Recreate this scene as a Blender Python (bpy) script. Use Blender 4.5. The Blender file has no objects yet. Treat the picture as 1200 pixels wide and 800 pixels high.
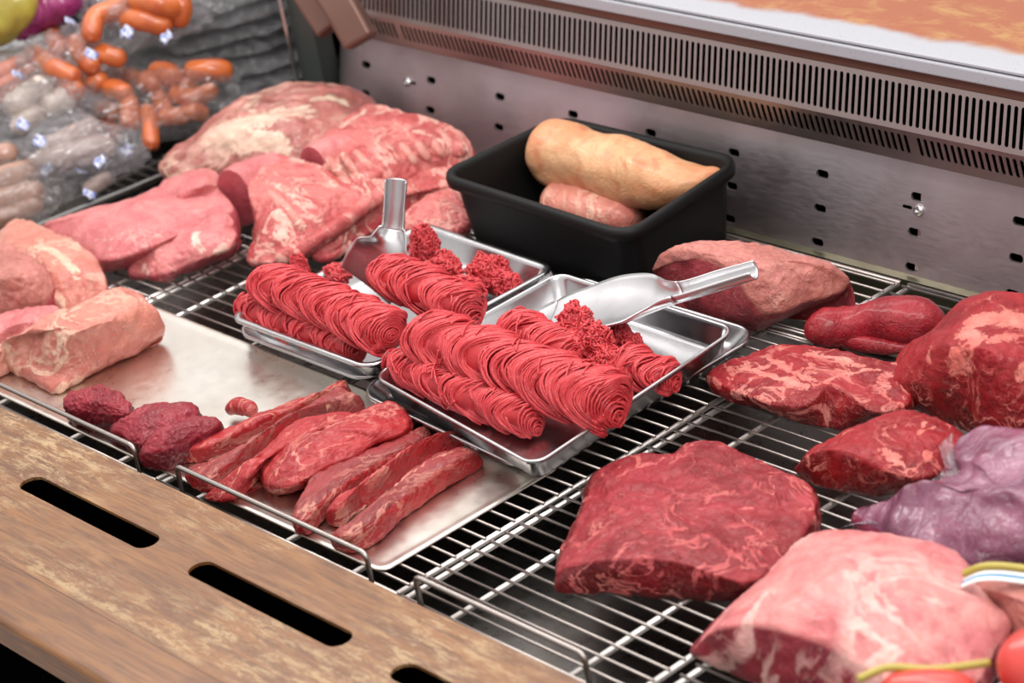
import bpy, math, random
import numpy as np
from mathutils import Matrix, Vector, noise as mn
random.seed(7); rng = np.random.default_rng(7)
SC = bpy.context.scene
COL = SC.collection
PI = math.pi

# ------------------------------------------------------------------ camera
CAM = np.array([1.7677107, -1.2057770, 1.2541097]); F = 2978.95
def rot(a, b, c):
    Rx = np.array([[1,0,0],[0,math.cos(a),-math.sin(a)],[0,math.sin(a),math.cos(a)]])
    Ry = np.array([[math.cos(b),0,math.sin(b)],[0,1,0],[-math.sin(b),0,math.cos(b)]])
    Rz = np.array([[math.cos(c),-math.sin(c),0],[math.sin(c),math.cos(c),0],[0,0,1]])
    return Rz @ Ry @ Rx
RM = rot(1.1181007630, 0.1639218183, 0.8368537657)
def ray(x, y): return RM @ np.array([(x-600)/F, -(y-400)/F, -1.0])
def at(x, y, z=0.0):
    d = ray(x, y); return CAM + (z-CAM[2])/d[2]*d
def aty(x, y, Y):
    d = ray(x, y); return CAM + (Y-CAM[1])/d[1]*d
def atx(x, y, X):
    d = ray(x, y); return CAM + (X-CAM[0])/d[0]*d
cd = bpy.data.cameras.new('camera'); cam = bpy.data.objects.new('camera', cd); COL.objects.link(cam)
m4 = np.eye(4); m4[:3,:3] = RM; m4[:3,3] = CAM
cam.matrix_world = Matrix(m4.tolist())
cd.sensor_width = 36; cd.lens = 36*F/1200; cd.clip_start = .05; cd.clip_end = 50
cd.dof.use_dof = True
foc = at(640, 430, .05)
cd.dof.focus_distance = float(-((foc-CAM) @ RM)[2])
cd.dof.aperture_fstop = 5.2
SC.camera = cam

# ------------------------------------------------------------------ materials
def S(c): return tuple((x/12.92 if x <= .04045 else ((x+.055)/1.055)**2.4) for x in c)
def H(h): return S([int(h[i:i+2],16)/255 for i in (0,2,4)]) + (1,)
class NT:
    def __init__(s, name):
        s.m = bpy.data.materials.new(name); s.m.use_nodes = True
        s.n = s.m.node_tree.nodes; s.l = s.m.node_tree.links; s.n.clear()
        s.out = s.n.new('ShaderNodeOutputMaterial'); s.b = s.n.new('ShaderNodeBsdfPrincipled')
        s.l.new(s.b.outputs[0], s.out.inputs[0])
        s.tc = s.n.new('ShaderNodeTexCoord')
    def v(s, sock, val):
        if isinstance(val, bpy.types.NodeSocket): s.l.new(val, sock)
        else: sock.default_value = val
    def mapping(s, scale=(1,1,1), rotz=0, loc=(0,0,0), src='Object'):
        n = s.n.new('ShaderNodeMapping'); s.l.new(s.tc.outputs[src], n.inputs[0])
        n.inputs['Scale'].default_value = scale; n.inputs['Rotation'].default_value = (0,0,rotz); n.inputs['Location'].default_value = loc
        return n.outputs[0]
    def noise(s, vec, scale, detail=3, dist=0, rough=.5):
        n = s.n.new('ShaderNodeTexNoise'); s.l.new(vec, n.inputs['Vector'])
        n.inputs['Scale'].default_value = scale; n.inputs['Detail'].default_value = detail
        n.inputs['Distortion'].default_value = dist; n.inputs['Roughness'].default_value = rough
        return n.outputs[0]
    def voro(s, vec, scale, feature='F1'):
        n = s.n.new('ShaderNodeTexVoronoi'); s.l.new(vec, n.inputs['Vector']); n.feature = feature
        n.inputs['Scale'].default_value = scale; return n.outputs[0]
    def math(s, op, a, b=0.0, c=0.0, clamp=False):
        n = s.n.new('ShaderNodeMath'); n.operation = op; n.use_clamp = clamp
        s.v(n.inputs[0], a); s.v(n.inputs[1], b); s.v(n.inputs[2], c); return n.outputs[0]
    def ramp(s, fac, stops, interp='LINEAR'):
        n = s.n.new('ShaderNodeValToRGB'); s.l.new(fac, n.inputs[0]); cr = n.color_ramp; cr.interpolation = interp
        while len(cr.elements) < len(stops): cr.elements.new(.5)
        for e, (p, c) in zip(cr.elements, stops):
            e.position = p; e.color = c if len(c) == 4 else tuple(c)+(1,)
        return n.outputs[0]
    def step(s, x, lo, hi):
        n = s.n.new('ShaderNodeMapRange'); n.interpolation_type = 'SMOOTHSTEP'
        s.v(n.inputs[0], x); n.inputs[1].default_value = lo; n.inputs[2].default_value = hi; return n.outputs[0]
    def mix(s, f, a, b):
        n = s.n.new('ShaderNodeMix'); n.data_type = 'RGBA'
        s.v(n.inputs[0], f); s.v(n.inputs[6], a); s.v(n.inputs[7], b); return n.outputs[2]
    def attr(s, name):
        n = s.n.new('ShaderNodeAttribute'); n.attribute_name = name; return n.outputs['Fac']
    def bump(s, h, strength=.3, dist=.002, prev=None):
        n = s.n.new('ShaderNodeBump'); s.l.new(h, n.inputs['Height']); n.inputs['Strength'].default_value = strength
        n.inputs['Distance'].default_value = dist
        if prev is not None: s.l.new(prev, n.inputs['Normal'])
        return n.outputs[0]
    def set(s, **k):
        names = dict(color='Base Color', rough='Roughness', metal='Metallic', sss='Subsurface Weight', ssr='Subsurface Radius',
                     sssc='Subsurface Scale', coat='Coat Weight', coatr='Coat Roughness', spec='Specular IOR Level', normal='Normal',
                     trans='Transmission Weight', alpha='Alpha', aniso='Anisotropic', ior='IOR')
        for a, b in k.items(): s.v(s.b.inputs[names[a]], b)
        return s.m

def meat(name, base, dark, fat, cut=None, veins=.03, vs=16, patch=.5, stretch=(1,1,1), rz=0, rough=.38, coat=.25, bumps=.35, grain=260, tint=None, warm=(.74,.74)):
    """raw meat: surface colour, deeper blotches, thin fat veins, big fat areas from the 'fat' attribute, cut faces from 'cut'"""
    def H(h):  # raw flesh is a little warmer than the swatches
        c = S([int(h[i:i+2],16)/255 for i in (0,2,4)]); k_ = .88 if warm[0] < .8 else .95; return (c[0]*k_, c[1]*warm[0]*k_, c[2]*warm[1]*k_, 1)
    t = NT(name); v = t.mapping(stretch, rz)
    n1 = t.noise(v, 14, 4, .6); col = t.mix(t.step(n1, .38, .62), H(base), H(dark))
    n3 = t.noise(v, 45, 3, .3); col = t.mix(t.math('MULTIPLY', t.step(n3, .52, .7), .45), col, H(tint or dark))
    if cut: 
        cc = t.mix(t.step(t.noise(v, 30, 3), .4, .65), H(cut[0]), H(cut[1])); col = t.mix(t.attr('cut'), col, cc)
    nv = t.noise(v, vs, 4.5, 1.1, .6); rd = t.math('ABSOLUTE', t.math('SUBTRACT', nv, .5))
    vein = t.math('SUBTRACT', 1.0, t.step(rd, veins*.25, veins))
    msk = t.step(t.noise(v, vs*.55, 2, .5), .62-patch*.35, .78-patch*.35)
    vein = t.math('MULTIPLY', vein, msk)
    nf = t.noise(v, vs*4.5, 3, 1.5); rd2 = t.math('ABSOLUTE', t.math('SUBTRACT', nf, .5))
    fine = t.math('MULTIPLY', t.math('SUBTRACT', 1.0, t.step(rd2, .003, .025)), t.step(t.noise(v, vs*1.1, 2), .48, .62))
    vein = t.math('MAXIMUM', vein, t.math('MULTIPLY', fine, .55))
    fa = t.attr('fat'); edge = t.math('ADD', fa, t.math('MULTIPLY', t.math('MULTIPLY', t.math('SUBTRACT', t.noise(v, 75, 6, 1.6, .65), .5), 2.2), t.step(fa, .02, .3)))
    big = t.step(edge, .38, .62)
    fm = t.math('MAXIMUM', t.math('MULTIPLY', vein, .8), big, clamp=True)
    fcol = t.mix(t.step(t.noise(v, 30, 3), .35, .7), H(fat[0]), H(fat[1]))
    col = t.mix(fm, col, fcol)
    h = t.math('ADD', t.math('MULTIPLY', t.noise(v, grain, 4, .3, .6), .55), t.math('MULTIPLY', t.noise(v, 70, 6, 1.0, .65), 1.3))
    cr_ = t.math('ABSOLUTE', t.math('SUBTRACT', t.noise(v, 26, 5, 1.2, .6), .5))
    h = t.math('ADD', h, t.math('MULTIPLY', t.step(cr_, 0, .03), .45))
    h = t.math('ADD', h, t.math('MULTIPLY', fm, .35))
    bm = t.bump(h, min(1, bumps*1.7), .004)
    return t.set(color=col, rough=t.math('ADD', rough-.14, t.math('MULTIPLY', t.noise(v, 90, 4), .34)), sss=.05, ssr=(1.0,.25,.15), sssc=.004,
                 coat=coat*.8, coatr=.12, spec=.25, normal=bm)

M = {}
M['steak'] = meat('beef_red', 'a03640', '86232d', ('c9666a','d98e84'), cut=('74101a','5c0a12'), veins=.034, vs=17, patch=.62, tint='c2525a')
M['marbled'] = meat('beef_marbled', 'a8323a', '8c2029', ('d88880','e6ab9c'), cut=('8e1820','741018'), veins=.05, vs=17, patch=.95, stretch=(1,1.5,1), rz=.5)
M['roundbeef'] = meat('beef_round', 'a32c34', '8a1c25', ('d67e74','e6a294'), cut=('8b1219','6d0c12'), veins=.026, vs=22, patch=.55)
M['stripbeef'] = meat('beef_strip', 'b23a3e', '982830', ('cf8478','dcae98'), cut=('ac262c','941c24'), veins=.03, vs=20, patch=.7, stretch=(1,.35,1))
M['stripdry'] = meat('beef_strip_dry', '9a4244', '7c3436', ('c88c7c','d4ac96'), cut=('b02a30','98202a'), veins=.03, vs=20, patch=.6, stretch=(1,.35,1), tint='7c4442')
M['darkbeef'] = meat('beef_dark', '93253a', '771a2c', ('b8606a','c27880'), cut=('711428','5a1020'), veins=.012, vs=20, patch=.2, rough=.42, coat=.35, warm=(.85,.72))
M['fatcap'] = meat('beef_fat_cap', 'e09492', 'cc7276', ('eebab4','f0c8be'), cut=('8c2c38','742230'), veins=.06, vs=8, patch=.6, coat=.3, warm=(.98,.95))
M['tender'] = meat('beef_tenderloin', 'a22836', '8a1c2a', ('c8606a','e4a090'), cut=('a02030','8c1826'), veins=.012, vs=20, patch=.3, rough=.3, coat=.4)
M['loin'] = meat('pork_loin', 'c2807a', 'b27068', ('cf9a90','d8b0a4'), cut=('a6444e','963a44'), veins=.02, vs=14, patch=.3, coat=.2, warm=(.93,.88))
M['pork'] = meat('pork_pink', 'd8888a', 'c66e74', ('ecc0b8','f0d0c4'), cut=('b85864','aa4a58'), veins=.03, vs=8, patch=.25, coat=.35, warm=(.93,.88))
M['porkpale'] = meat('pork_pale', 'd08c7e', 'c07268', ('dfb8a4','e4c8b4'), cut=('c87c72','bc6c64'), veins=.05, vs=12, patch=.65, coat=.4, warm=(.93,.88))
M['rib'] = meat('pork_rib', 'd67e7c', 'bc5658', ('ecb6ac','f0ccc0'), cut=('c85058','b84048'), veins=.05, vs=14, patch=.6, stretch=(1,1.6,1), coat=.3, warm=(.93,.88))
M['bone'] = meat('rib_bone', 'dc9a92', 'cc807a', ('f2d4c8','f4dccc'), veins=.04, vs=25, patch=.6, coat=.3, warm=(.93,.88))
M['skin'] = meat('pork_rind', 'dcaa84', 'd0926c', ('e4bf98','e0b48c'), veins=.05, vs=8, patch=.5, coat=.35, bumps=.22, tint='c8684c', warm=(.98,.92))
M['purple'] = meat('vacuum_beef', '8e5c72', '74465c', ('a88a98','b098a0'), cut=('7c3048','6a2840'), veins=.02, vs=9, patch=.3, rough=.2, coat=1.0, bumps=.1, warm=(.9,.95))
def wrapfold(m, sc=13, st=1.0):
    nt = m.node_tree; b = [n for n in nt.nodes if n.type == 'BSDF_PRINCIPLED'][0]; tc = [n for n in nt.nodes if n.type == 'TEX_COORD'][0]
    n = nt.nodes.new('ShaderNodeTexNoise'); n.inputs['Scale'].default_value = sc; n.inputs['Detail'].default_value = 3; n.inputs['Distortion'].default_value = 2.2
    mp = nt.nodes.new('ShaderNodeMapping'); mp.inputs['Rotation'].default_value = (0,0,.7); mp.inputs['Scale'].default_value = (1,.45,1)
    nt.links.new(tc.outputs['Object'], mp.inputs[0]); nt.links.new(mp.outputs[0], n.inputs['Vector'])
    a = nt.nodes.new('ShaderNodeMath'); a.operation = 'SUBTRACT'; nt.links.new(n.outputs[0], a.inputs[0]); a.inputs[1].default_value = .5
    c = nt.nodes.new('ShaderNodeMath'); c.operation = 'ABSOLUTE'; nt.links.new(a.outputs[0], c.inputs[0])
    bu = nt.nodes.new('ShaderNodeBump'); bu.inputs['Strength'].default_value = st; bu.inputs['Distance'].default_value = .02; nt.links.new(c.outputs[0], bu.inputs['Height'])
    nt.links.new(bu.outputs[0], b.inputs['Coat Normal']); b.inputs['Coat Roughness'].default_value = .08
wrapfold(M['purple'])
M['shoulder'] = meat('wrapped_pork', 'c8807a', 'a4605a', ('dcb8a8','e6d0bc'), cut=('a85c58','90483c'), veins=.06, vs=8, patch=.6, coat=1.0, stretch=(1,.6,1), warm=(.93,.88))
wrapfold(M['shoulder'], 16, .5)
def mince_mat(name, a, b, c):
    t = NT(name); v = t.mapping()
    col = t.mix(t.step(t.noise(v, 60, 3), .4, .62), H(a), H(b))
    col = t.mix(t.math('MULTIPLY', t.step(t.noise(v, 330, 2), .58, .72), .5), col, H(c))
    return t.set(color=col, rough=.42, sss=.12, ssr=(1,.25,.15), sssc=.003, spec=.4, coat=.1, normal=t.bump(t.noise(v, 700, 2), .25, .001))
M['mince'] = mince_mat('minced_beef', 'c63e44', 'b62e36', 'da7a76')  # last colour paints the strands' pink highlights as noise flecks
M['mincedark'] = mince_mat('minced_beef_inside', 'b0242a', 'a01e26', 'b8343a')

def metal(name, col, rough, var=.1, bump=.03, stretch=(1,1,1), blotch=None, rz=0):
    t = NT(name); v = t.mapping(stretch, rz); n = t.noise(v, 60, 4)
    c = t.mix(t.step(t.noise(t.mapping(), 9, 4, .5), .3, .75), H(col), H(blotch or col))
    r = t.math('ADD', rough, t.math('MULTIPLY', t.math('SUBTRACT', n, .5), var*2))
    return t.set(color=c, metal=1.0, rough=r, normal=t.bump(n, bump, .001))
M['steel'] = metal('tray_steel', 'c4c4c6', .24, .08, .02, blotch='b6b4b6')
M['sheet'] = metal('sheet_aluminium', 'ebe8e0', .3, .1, .02, blotch='dcd6cc')
M['scoop'] = metal('scoop_aluminium', 'd8d8da', .3, .08, .03, (1,1,1))
M['wire'] = metal('rack_wire', 'aca49f', .34, .05, .02)
M['wire2'] = metal('rack_bar', 'f0ece8', .4, .05, .02)
M['pan'] = metal('base_pan', '8c8a88', .3, .12, .02, blotch='6c6864')
M['wall'] = metal('wall_steel', 'bdb3b8', .45, .1, .04, (1,1,6), blotch='a59b9c')
M['grille'] = metal('grille_steel', 'b4a8a6', .4, .06, .02)
M['ledge'] = metal('ledge_steel', '9a9a80', .35, .08, .02, blotch='8a8a70')
M['screw'] = metal('screw_steel', 'dcdcdc', .25)
def plain(name, col, rough=.5, spec=.5, coat=0, **k):
    t = NT(name); v = t.mapping(); n = t.noise(v, 80, 3)
    c = t.mix(t.math('MULTIPLY', n, .25), H(col), tuple(x*.75 for x in H(col)[:3])+(1,))
    return t.set(color=c, rough=rough, spec=spec, coat=coat, **k)
M['black'] = plain('black_plastic', '0b0b0c', .5, .22)
M['dark'] = plain('dark_void', '030303', .9, .0)  # near-black colour paints unlit depth behind slots and in gaps
M['brownsteel_shade'] = plain('brown_steel_and_shade', '6a4a40', .35, .5, metal=.3)  # steel of the brackets; also paints the shade strip under the worktop
M['sidewall'] = plain('side_panel', '4c5452', .4, .5, metal=.4)
M['red'] = plain('smooth_red_skin', 'cc3c34', .3, .5, .3, sss=.1, sssc=.01)
M['yellow'] = plain('yellow_plastic', 'b0a048', .3, .5)
M['white'] = plain('white_plastic', 'eef0f0', .3, .5)
M['blue'] = plain('blue_print', '4a8cb8', .4, .5)

def wood():
    t = NT('worn_wood'); v = t.mapping((1,9,9)); 
    g = t.noise(v, 6, 6, 1.2, .6); col = t.mix(t.step(g, .3, .7), H('86592f'), H('633c1e'))
    fine = t.noise(t.mapping((1,30,30)), 14, 4, .4); col = t.mix(t.math('MULTIPLY', t.step(fine, .48, .66), .6), col, H('54331a'))
    v2 = t.mapping((1,3.6,3))
    wr = t.math('MULTIPLY', t.step(t.noise(v2, 26, 10, .3, .85), .47, .6), t.step(t.noise(t.mapping(loc=(.3,0,0)), 3.2, 2), .36, .58))
    sepx = t.n.new('ShaderNodeSeparateXYZ'); t.l.new(t.tc.outputs['Object'], sepx.inputs[0])
    wr = t.math('MULTIPLY', wr, t.math('SUBTRACT', 1.0, t.step(sepx.outputs[0], .05, .45)))
    wr = t.math('MULTIPLY', wr, t.step(sepx.outputs[1], -.062, -.045))
    col = t.mix(t.math('MULTIPLY', wr, .78), col, H('b39a74'))
    scr = t.step(t.noise(t.mapping((1,14,10), .05), 22, 5, .3, .7), .62, .68)
    col = t.mix(t.math('MULTIPLY', scr, .7), col, H('4a2c16'))
    ln = t.math('ABSOLUTE', t.math('ADD', sepx.outputs[1], .058)); seam = t.math('SUBTRACT', 1.0, t.step(ln, .0002, .0008))
    col = t.mix(t.math('MULTIPLY', seam, .7), col, H('3c2416'))
    h = t.math('SUBTRACT', t.math('ADD', g, fine), seam)
    return t.set(color=col, rough=t.math('ADD', .34, t.math('MULTIPLY', wr, .25)), spec=.45, coat=.15, coatr=.35, normal=t.bump(h, .25, .002))
M['wood'] = wood()
def printed():
    t = NT('printed_tab'); v = t.mapping(); c = t.mix(t.step(t.noise(v, 160, 2, .8), .48, .53), H('c4c8da'), H('6f7fb8')); return t.set(color=c, rough=.25)
M['printed'] = printed()
M['greypack'] = plain('grey_pack', '6e6866', .25, .6, .6)
def ctop():
    t = NT('speckled_worktop'); v = t.mapping()
    sp = t.step(t.voro(v, 170), .0, .20); col = t.mix(t.math('SUBTRACT', 1.0, sp), H('a4a6ad'), H('686c78'))
    sepx = t.n.new('ShaderNodeSeparateXYZ'); t.l.new(t.tc.outputs['Object'], sepx.inputs[0])
    # food stain that starts a hand's width from the front edge
    nz = t.math('MULTIPLY', t.math('SUBTRACT', t.noise(v, 9, 5, .4), .5), .05)
    d = t.math('ADD', sepx.outputs[1], nz)
    st = t.step(d, .036, .056)
    stc = t.mix(t.step(t.noise(t.mapping((1,1.8,1)), 16, 9, .5, .75), .28, .54), H('ac8248'), H('96502a'))
    stc = t.mix(t.step(t.voro(v, 40), .04, .14), H('8c3418'), stc)
    col = t.mix(st, col, stc)
    return t.set(color=col, rough=.35, spec=.5)
M['ctop'] = ctop()
def film(name, tint='f4f2fa', dens=.12, rough=.12, bs=1.0, sc=38):
    t = NT(name); v = t.mapping()
    h = t.math('ADD', t.noise(v, sc, 5, 2.5), t.math('MULTIPLY', t.math('ABSOLUTE', t.math('SUBTRACT', t.noise(v, sc*1.7, 3, 1.5), .5)), 3.0))
    nb = t.bump(h, bs, .014)
    tr = t.n.new('ShaderNodeBsdfTransparent'); tr.inputs[0].default_value = (1,1,1,1)
    gl = t.n.new('ShaderNodeBsdfGlossy'); gl.inputs['Roughness'].default_value = rough; t.l.new(nb, gl.inputs['Normal'])
    df = t.n.new('ShaderNodeBsdfDiffuse'); df.inputs[0].default_value = H(tint); t.l.new(nb, df.inputs['Normal'])
    fr = t.n.new('ShaderNodeLayerWeight'); fr.inputs[0].default_value = .5; t.l.new(nb, fr.inputs['Normal']); fac = t.math('ADD', .10, t.math('MULTIPLY', t.math('POWER', fr.outputs['Facing'], 3.0), .6))
    m1 = t.n.new('ShaderNodeMixShader'); m1.inputs[0].default_value = dens; t.l.new(tr.outputs[0], m1.inputs[1]); t.l.new(df.outputs[0], m1.inputs[2])
    m2 = t.n.new('ShaderNodeMixShader'); t.l.new(fac, m2.inputs[0]); t.l.new(m1.outputs[0], m2.inputs[1]); t.l.new(gl.outputs[0], m2.inputs[2])
    t.l.new(m2.outputs[0], t.out.inputs[0]); t.n.remove(t.b)
    return t.m
M['film'] = film('clear_film', dens=.05)
M['flap'] = film('pack_film', 'e8dcea', dens=.30, rough=.12, sc=30)
M['haze'] = film('crumpled_film', tint='ece8f4', dens=.12, rough=.10, sc=34, bs=1.0)
M['greyfilm'] = film('grey_film', 'b8b8bc', .35, .2, sc=25)
M['darksteel'] = metal('dark_steel', '6a6a68', .3)
def sausage_mat(name, a, b, rough=.25, coat=.5):
    t = NT(name); v = t.mapping()
    col = t.mix(t.step(t.noise(v, 30, 3), .35, .7), H(a), H(b))
    return t.set(color=col, rough=rough, coat=coat, sss=.1, sssc=.006, ssr=(1,.4,.2), spec=.5, normal=t.bump(t.noise(v, 60, 2), .1, .002))
M['saus_orange'] = sausage_mat('sausage_orange', 'c4662f', 'b0522c')
M['saus_pink'] = sausage_mat('sausage_pink', 'd4795c', 'c46a50')
M['saus_white'] = sausage_mat('sausage_white', 'cdbcae', 'c0ada2')
M['saus_grey'] = sausage_mat('sausage_grey', 'b09a92', 'a08a84')
M['saus_brown'] = sausage_mat('sausage_brown', 'ac8674', '98705e')
M['magenta'] = sausage_mat('magenta_casing', '8c2460', '741a50')
M['olive'] = sausage_mat('olive_pack', 'a89a3c', '948434')

# ------------------------------------------------------------------ object helpers
def tag(o, label=None, cat=None, group=None, kind=None):
    if label: o['label'] = label
    if cat: o['category'] = cat
    if group: o['group'] = group
    if kind: o['kind'] = kind
    return o
def mesh(name, V, Fc, mat, parent=None, smooth=True, attrs=None, mats=None, midx=None, origin=None):
    V = np.asarray(V, dtype=float)
    me = bpy.data.meshes.new(name)
    if origin is None:
        origin = np.array([(V[:,0].min()+V[:,0].max())/2, (V[:,1].min()+V[:,1].max())/2, V[:,2].min()]) if parent is None else np.zeros(3)
    base = origin if parent is None else np.array(parent.location)
    me.from_pydata((V-base).tolist(), [], [tuple(int(i) for i in f) for f in Fc])
    for m in (mats or [mat]): me.materials.append(m)
    if midx is not None: me.polygons.foreach_set('material_index', np.asarray(midx, dtype=np.int32))
    if smooth: me.polygons.foreach_set('use_smooth', np.ones(len(me.polygons), dtype=bool))
    for k, a in (attrs or {}).items():
        at_ = me.attributes.new(k, 'FLOAT', 'POINT'); at_.data.foreach_set('value', np.asarray(a, dtype=np.float32))
    me.update()
    o = bpy.data.objects.new(name, me); COL.objects.link(o)
    if parent is None: o.location = base.tolist()
    else: o.parent = parent
    return o
def empty(name, loc):
    o = bpy.data.objects.new(name, None); COL.objects.link(o); o.location = tuple(float(x) for x in loc); o.empty_display_size = .02; return o
def struct(o): o['kind'] = 'structure'; return o
def bevel(o, w, seg=2):
    b = o.modifiers.new('bevel', 'BEVEL'); b.width = w; b.segments = seg; b.limit_method = 'ANGLE'; return o
class MB:
    def __init__(s): s.V = []; s.F = []; s.mi = []
    def add(s, V, Fc, mi=0):
        k = sum(len(v) for v in s.V); s.V.append(np.asarray(V, float)); s.F += [tuple(i+k for i in f) for f in Fc]; s.mi += [mi]*len(Fc)
    def box(s, a, b, mi=0):
        x0,y0,z0 = a; x1,y1,z1 = b
        s.add([(x0,y0,z0),(x1,y0,z0),(x1,y1,z0),(x0,y1,z0),(x0,y0,z1),(x1,y0,z1),(x1,y1,z1),(x0,y1,z1)],
              [(0,3,2,1),(4,5,6,7),(0,1,5,4),(1,2,6,5),(2,3,7,6),(3,0,4,7)], mi)
    def tube(s, P, r, k=8, mi=0, closed=False, ref=None):
        P = np.asarray(P, float); n = len(P)
        T = np.gradient(P, axis=0); T /= np.linalg.norm(T, axis=1)[:,None]+1e-12
        if ref is None:
            ref = np.array([0,0,1.]) if abs(T[:,2]).mean() < .8 else np.array([1.,0,0])
        ref = np.broadcast_to(ref, T.shape); 
        A = np.cross(T, ref); ln = np.linalg.norm(A, axis=1)
        if ln.min() < .15:   # parallel transport
            A = np.zeros_like(T); a = np.cross(T[0], [.3,.5,.81]); a /= np.linalg.norm(a)
            for i in range(n):
                a = a - T[i]*(a@T[i]); a /= np.linalg.norm(a); A[i] = a
        else: A /= ln[:,None]
        B = np.cross(T, A)
        r = np.broadcast_to(r, (n,))
        th = np.arange(k)*2*PI/k
        V = P[:,None,:] + r[:,None,None]*(np.cos(th)[None,:,None]*A[:,None,:] + np.sin(th)[None,:,None]*B[:,None,:])
        Fc = [(i*k+j, i*k+(j+1)%k, (i+1)*k+(j+1)%k, (i+1)*k+j) for i in range(n-1) for j in range(k)]
        Fc += [tuple(range(k-1,-1,-1)), tuple((n-1)*k+j for j in range(k))]
        s.add(V.reshape(-1,3), Fc, mi)
    def build(s, name, mat, parent=None, smooth=True, mats=None, **k):
        return mesh(name, np.concatenate(s.V), s.F, mat, parent, smooth, mats=mats, midx=s.mi if mats else None, **k)
def catmull(P, n, closed=True):
    """n samples along a Catmull-Rom curve through the rows of P (any number of columns)"""
    P = np.asarray(P, float); m = len(P); out = []
    segs = m if closed else m-1
    d = np.array([np.linalg.norm(P[(i+1)%m][:3]-P[i][:3]) for i in range(segs)])+1e-9
    cum = np.concatenate([[0], np.cumsum(d)]); tot = cum[-1]
    for q in (np.arange(n)/n*tot if closed else np.linspace(0, tot, n)):
        i = min(int(np.searchsorted(cum, q, side='right')-1), segs-1); t = (q-cum[i])/d[i]
        if closed: p0,p1,p2,p3 = P[i-1], P[i], P[(i+1)%m], P[(i+2)%m]
        else: p0,p1,p2,p3 = P[max(i-1,0)], P[i], P[i+1], P[min(i+2,m-1)]
        m1 = (p2-p0)*.5; m2 = (p3-p1)*.5
        # limit tangents on uneven spacing
        d0 = np.linalg.norm((p1-p0)[:3])+1e-9; d2 = np.linalg.norm((p3-p2)[:3])+1e-9
        m1 = m1*min(1, 2*d[i]/(d0+d[i])*1.0); m2 = m2*min(1, 2*d[i]/(d2+d[i])*1.0)
        t2, t3 = t*t, t*t*t
        out.append((2*t3-3*t2+1)*p1+(t3-2*t2+t)*m1+(-2*t3+3*t2)*p2+(t3-t2)*m2)
    return np.array(out)
def fbm(p, sc, oct_=3, seed=0):
    v = Vector((p[0]*sc+seed*7.3, p[1]*sc-seed*3.1, p[2]*sc+seed)); a = 1; t = 0
    for _ in range(oct_): t += a*mn.noise(v); v = v*2.03; a *= .5
    return t
def vnormals(V, Fq):
    N = np.zeros_like(V); a, b, c = V[Fq[:,0]], V[Fq[:,1]], V[Fq[:,2]]; d = V[Fq[:,3]]
    n = np.cross(c-a, d-b)
    for k in range(4): np.add.at(N, Fq[:,k], n)
    return N/(np.linalg.norm(N, axis=1)[:,None]+1e-12)
def segdist(P, A, B):
    ab = B-A; t = np.clip(((P-A)@ab)/(ab@ab+1e-12), 0, 1); return np.linalg.norm(P-(A+t[:,None]*ab), axis=1)
def marks_attr(V, marks):
    if not marks: return np.zeros(len(V))
    V = V+np.array([[.0045*fbm(p, 55, 2, 3), .0045*fbm(p, 55, 2, 9), 0] for p in V])
    """fat areas: each mark is (width, z, [(px,py)...]) - a line of fat on the surface"""
    f = np.zeros(len(V))
    for w, z, pts in (marks or []):
        Q = [at(x, y, z) for x, y in pts]
        if len(Q) == 1: dd = np.linalg.norm((V-Q[0])*[1,1,.6], axis=1)
        else: dd = np.min([segdist(V*[1,1,.6], Q[i]*[1,1,.6], Q[i+1]*[1,1,.6]) for i in range(len(Q)-1)], axis=0)
        f = np.maximum(f, 1.0/(1+np.exp((dd-w)/(w*.3))))
    return f
def displace(V, Fq, amp, sc, seed, z0, fine=0.0):
    N = vnormals(V, Fq)
    d = np.array([amp*fbm(p, sc, 3, seed) + (fine*(1-2*abs(fbm(p, sc*3.2, 2, seed+5))) if fine else 0) for p in V])
    V = V + N*d[:,None]
    V[:,2] = np.maximum(V[:,2], z0+.0003)
    return V
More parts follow.
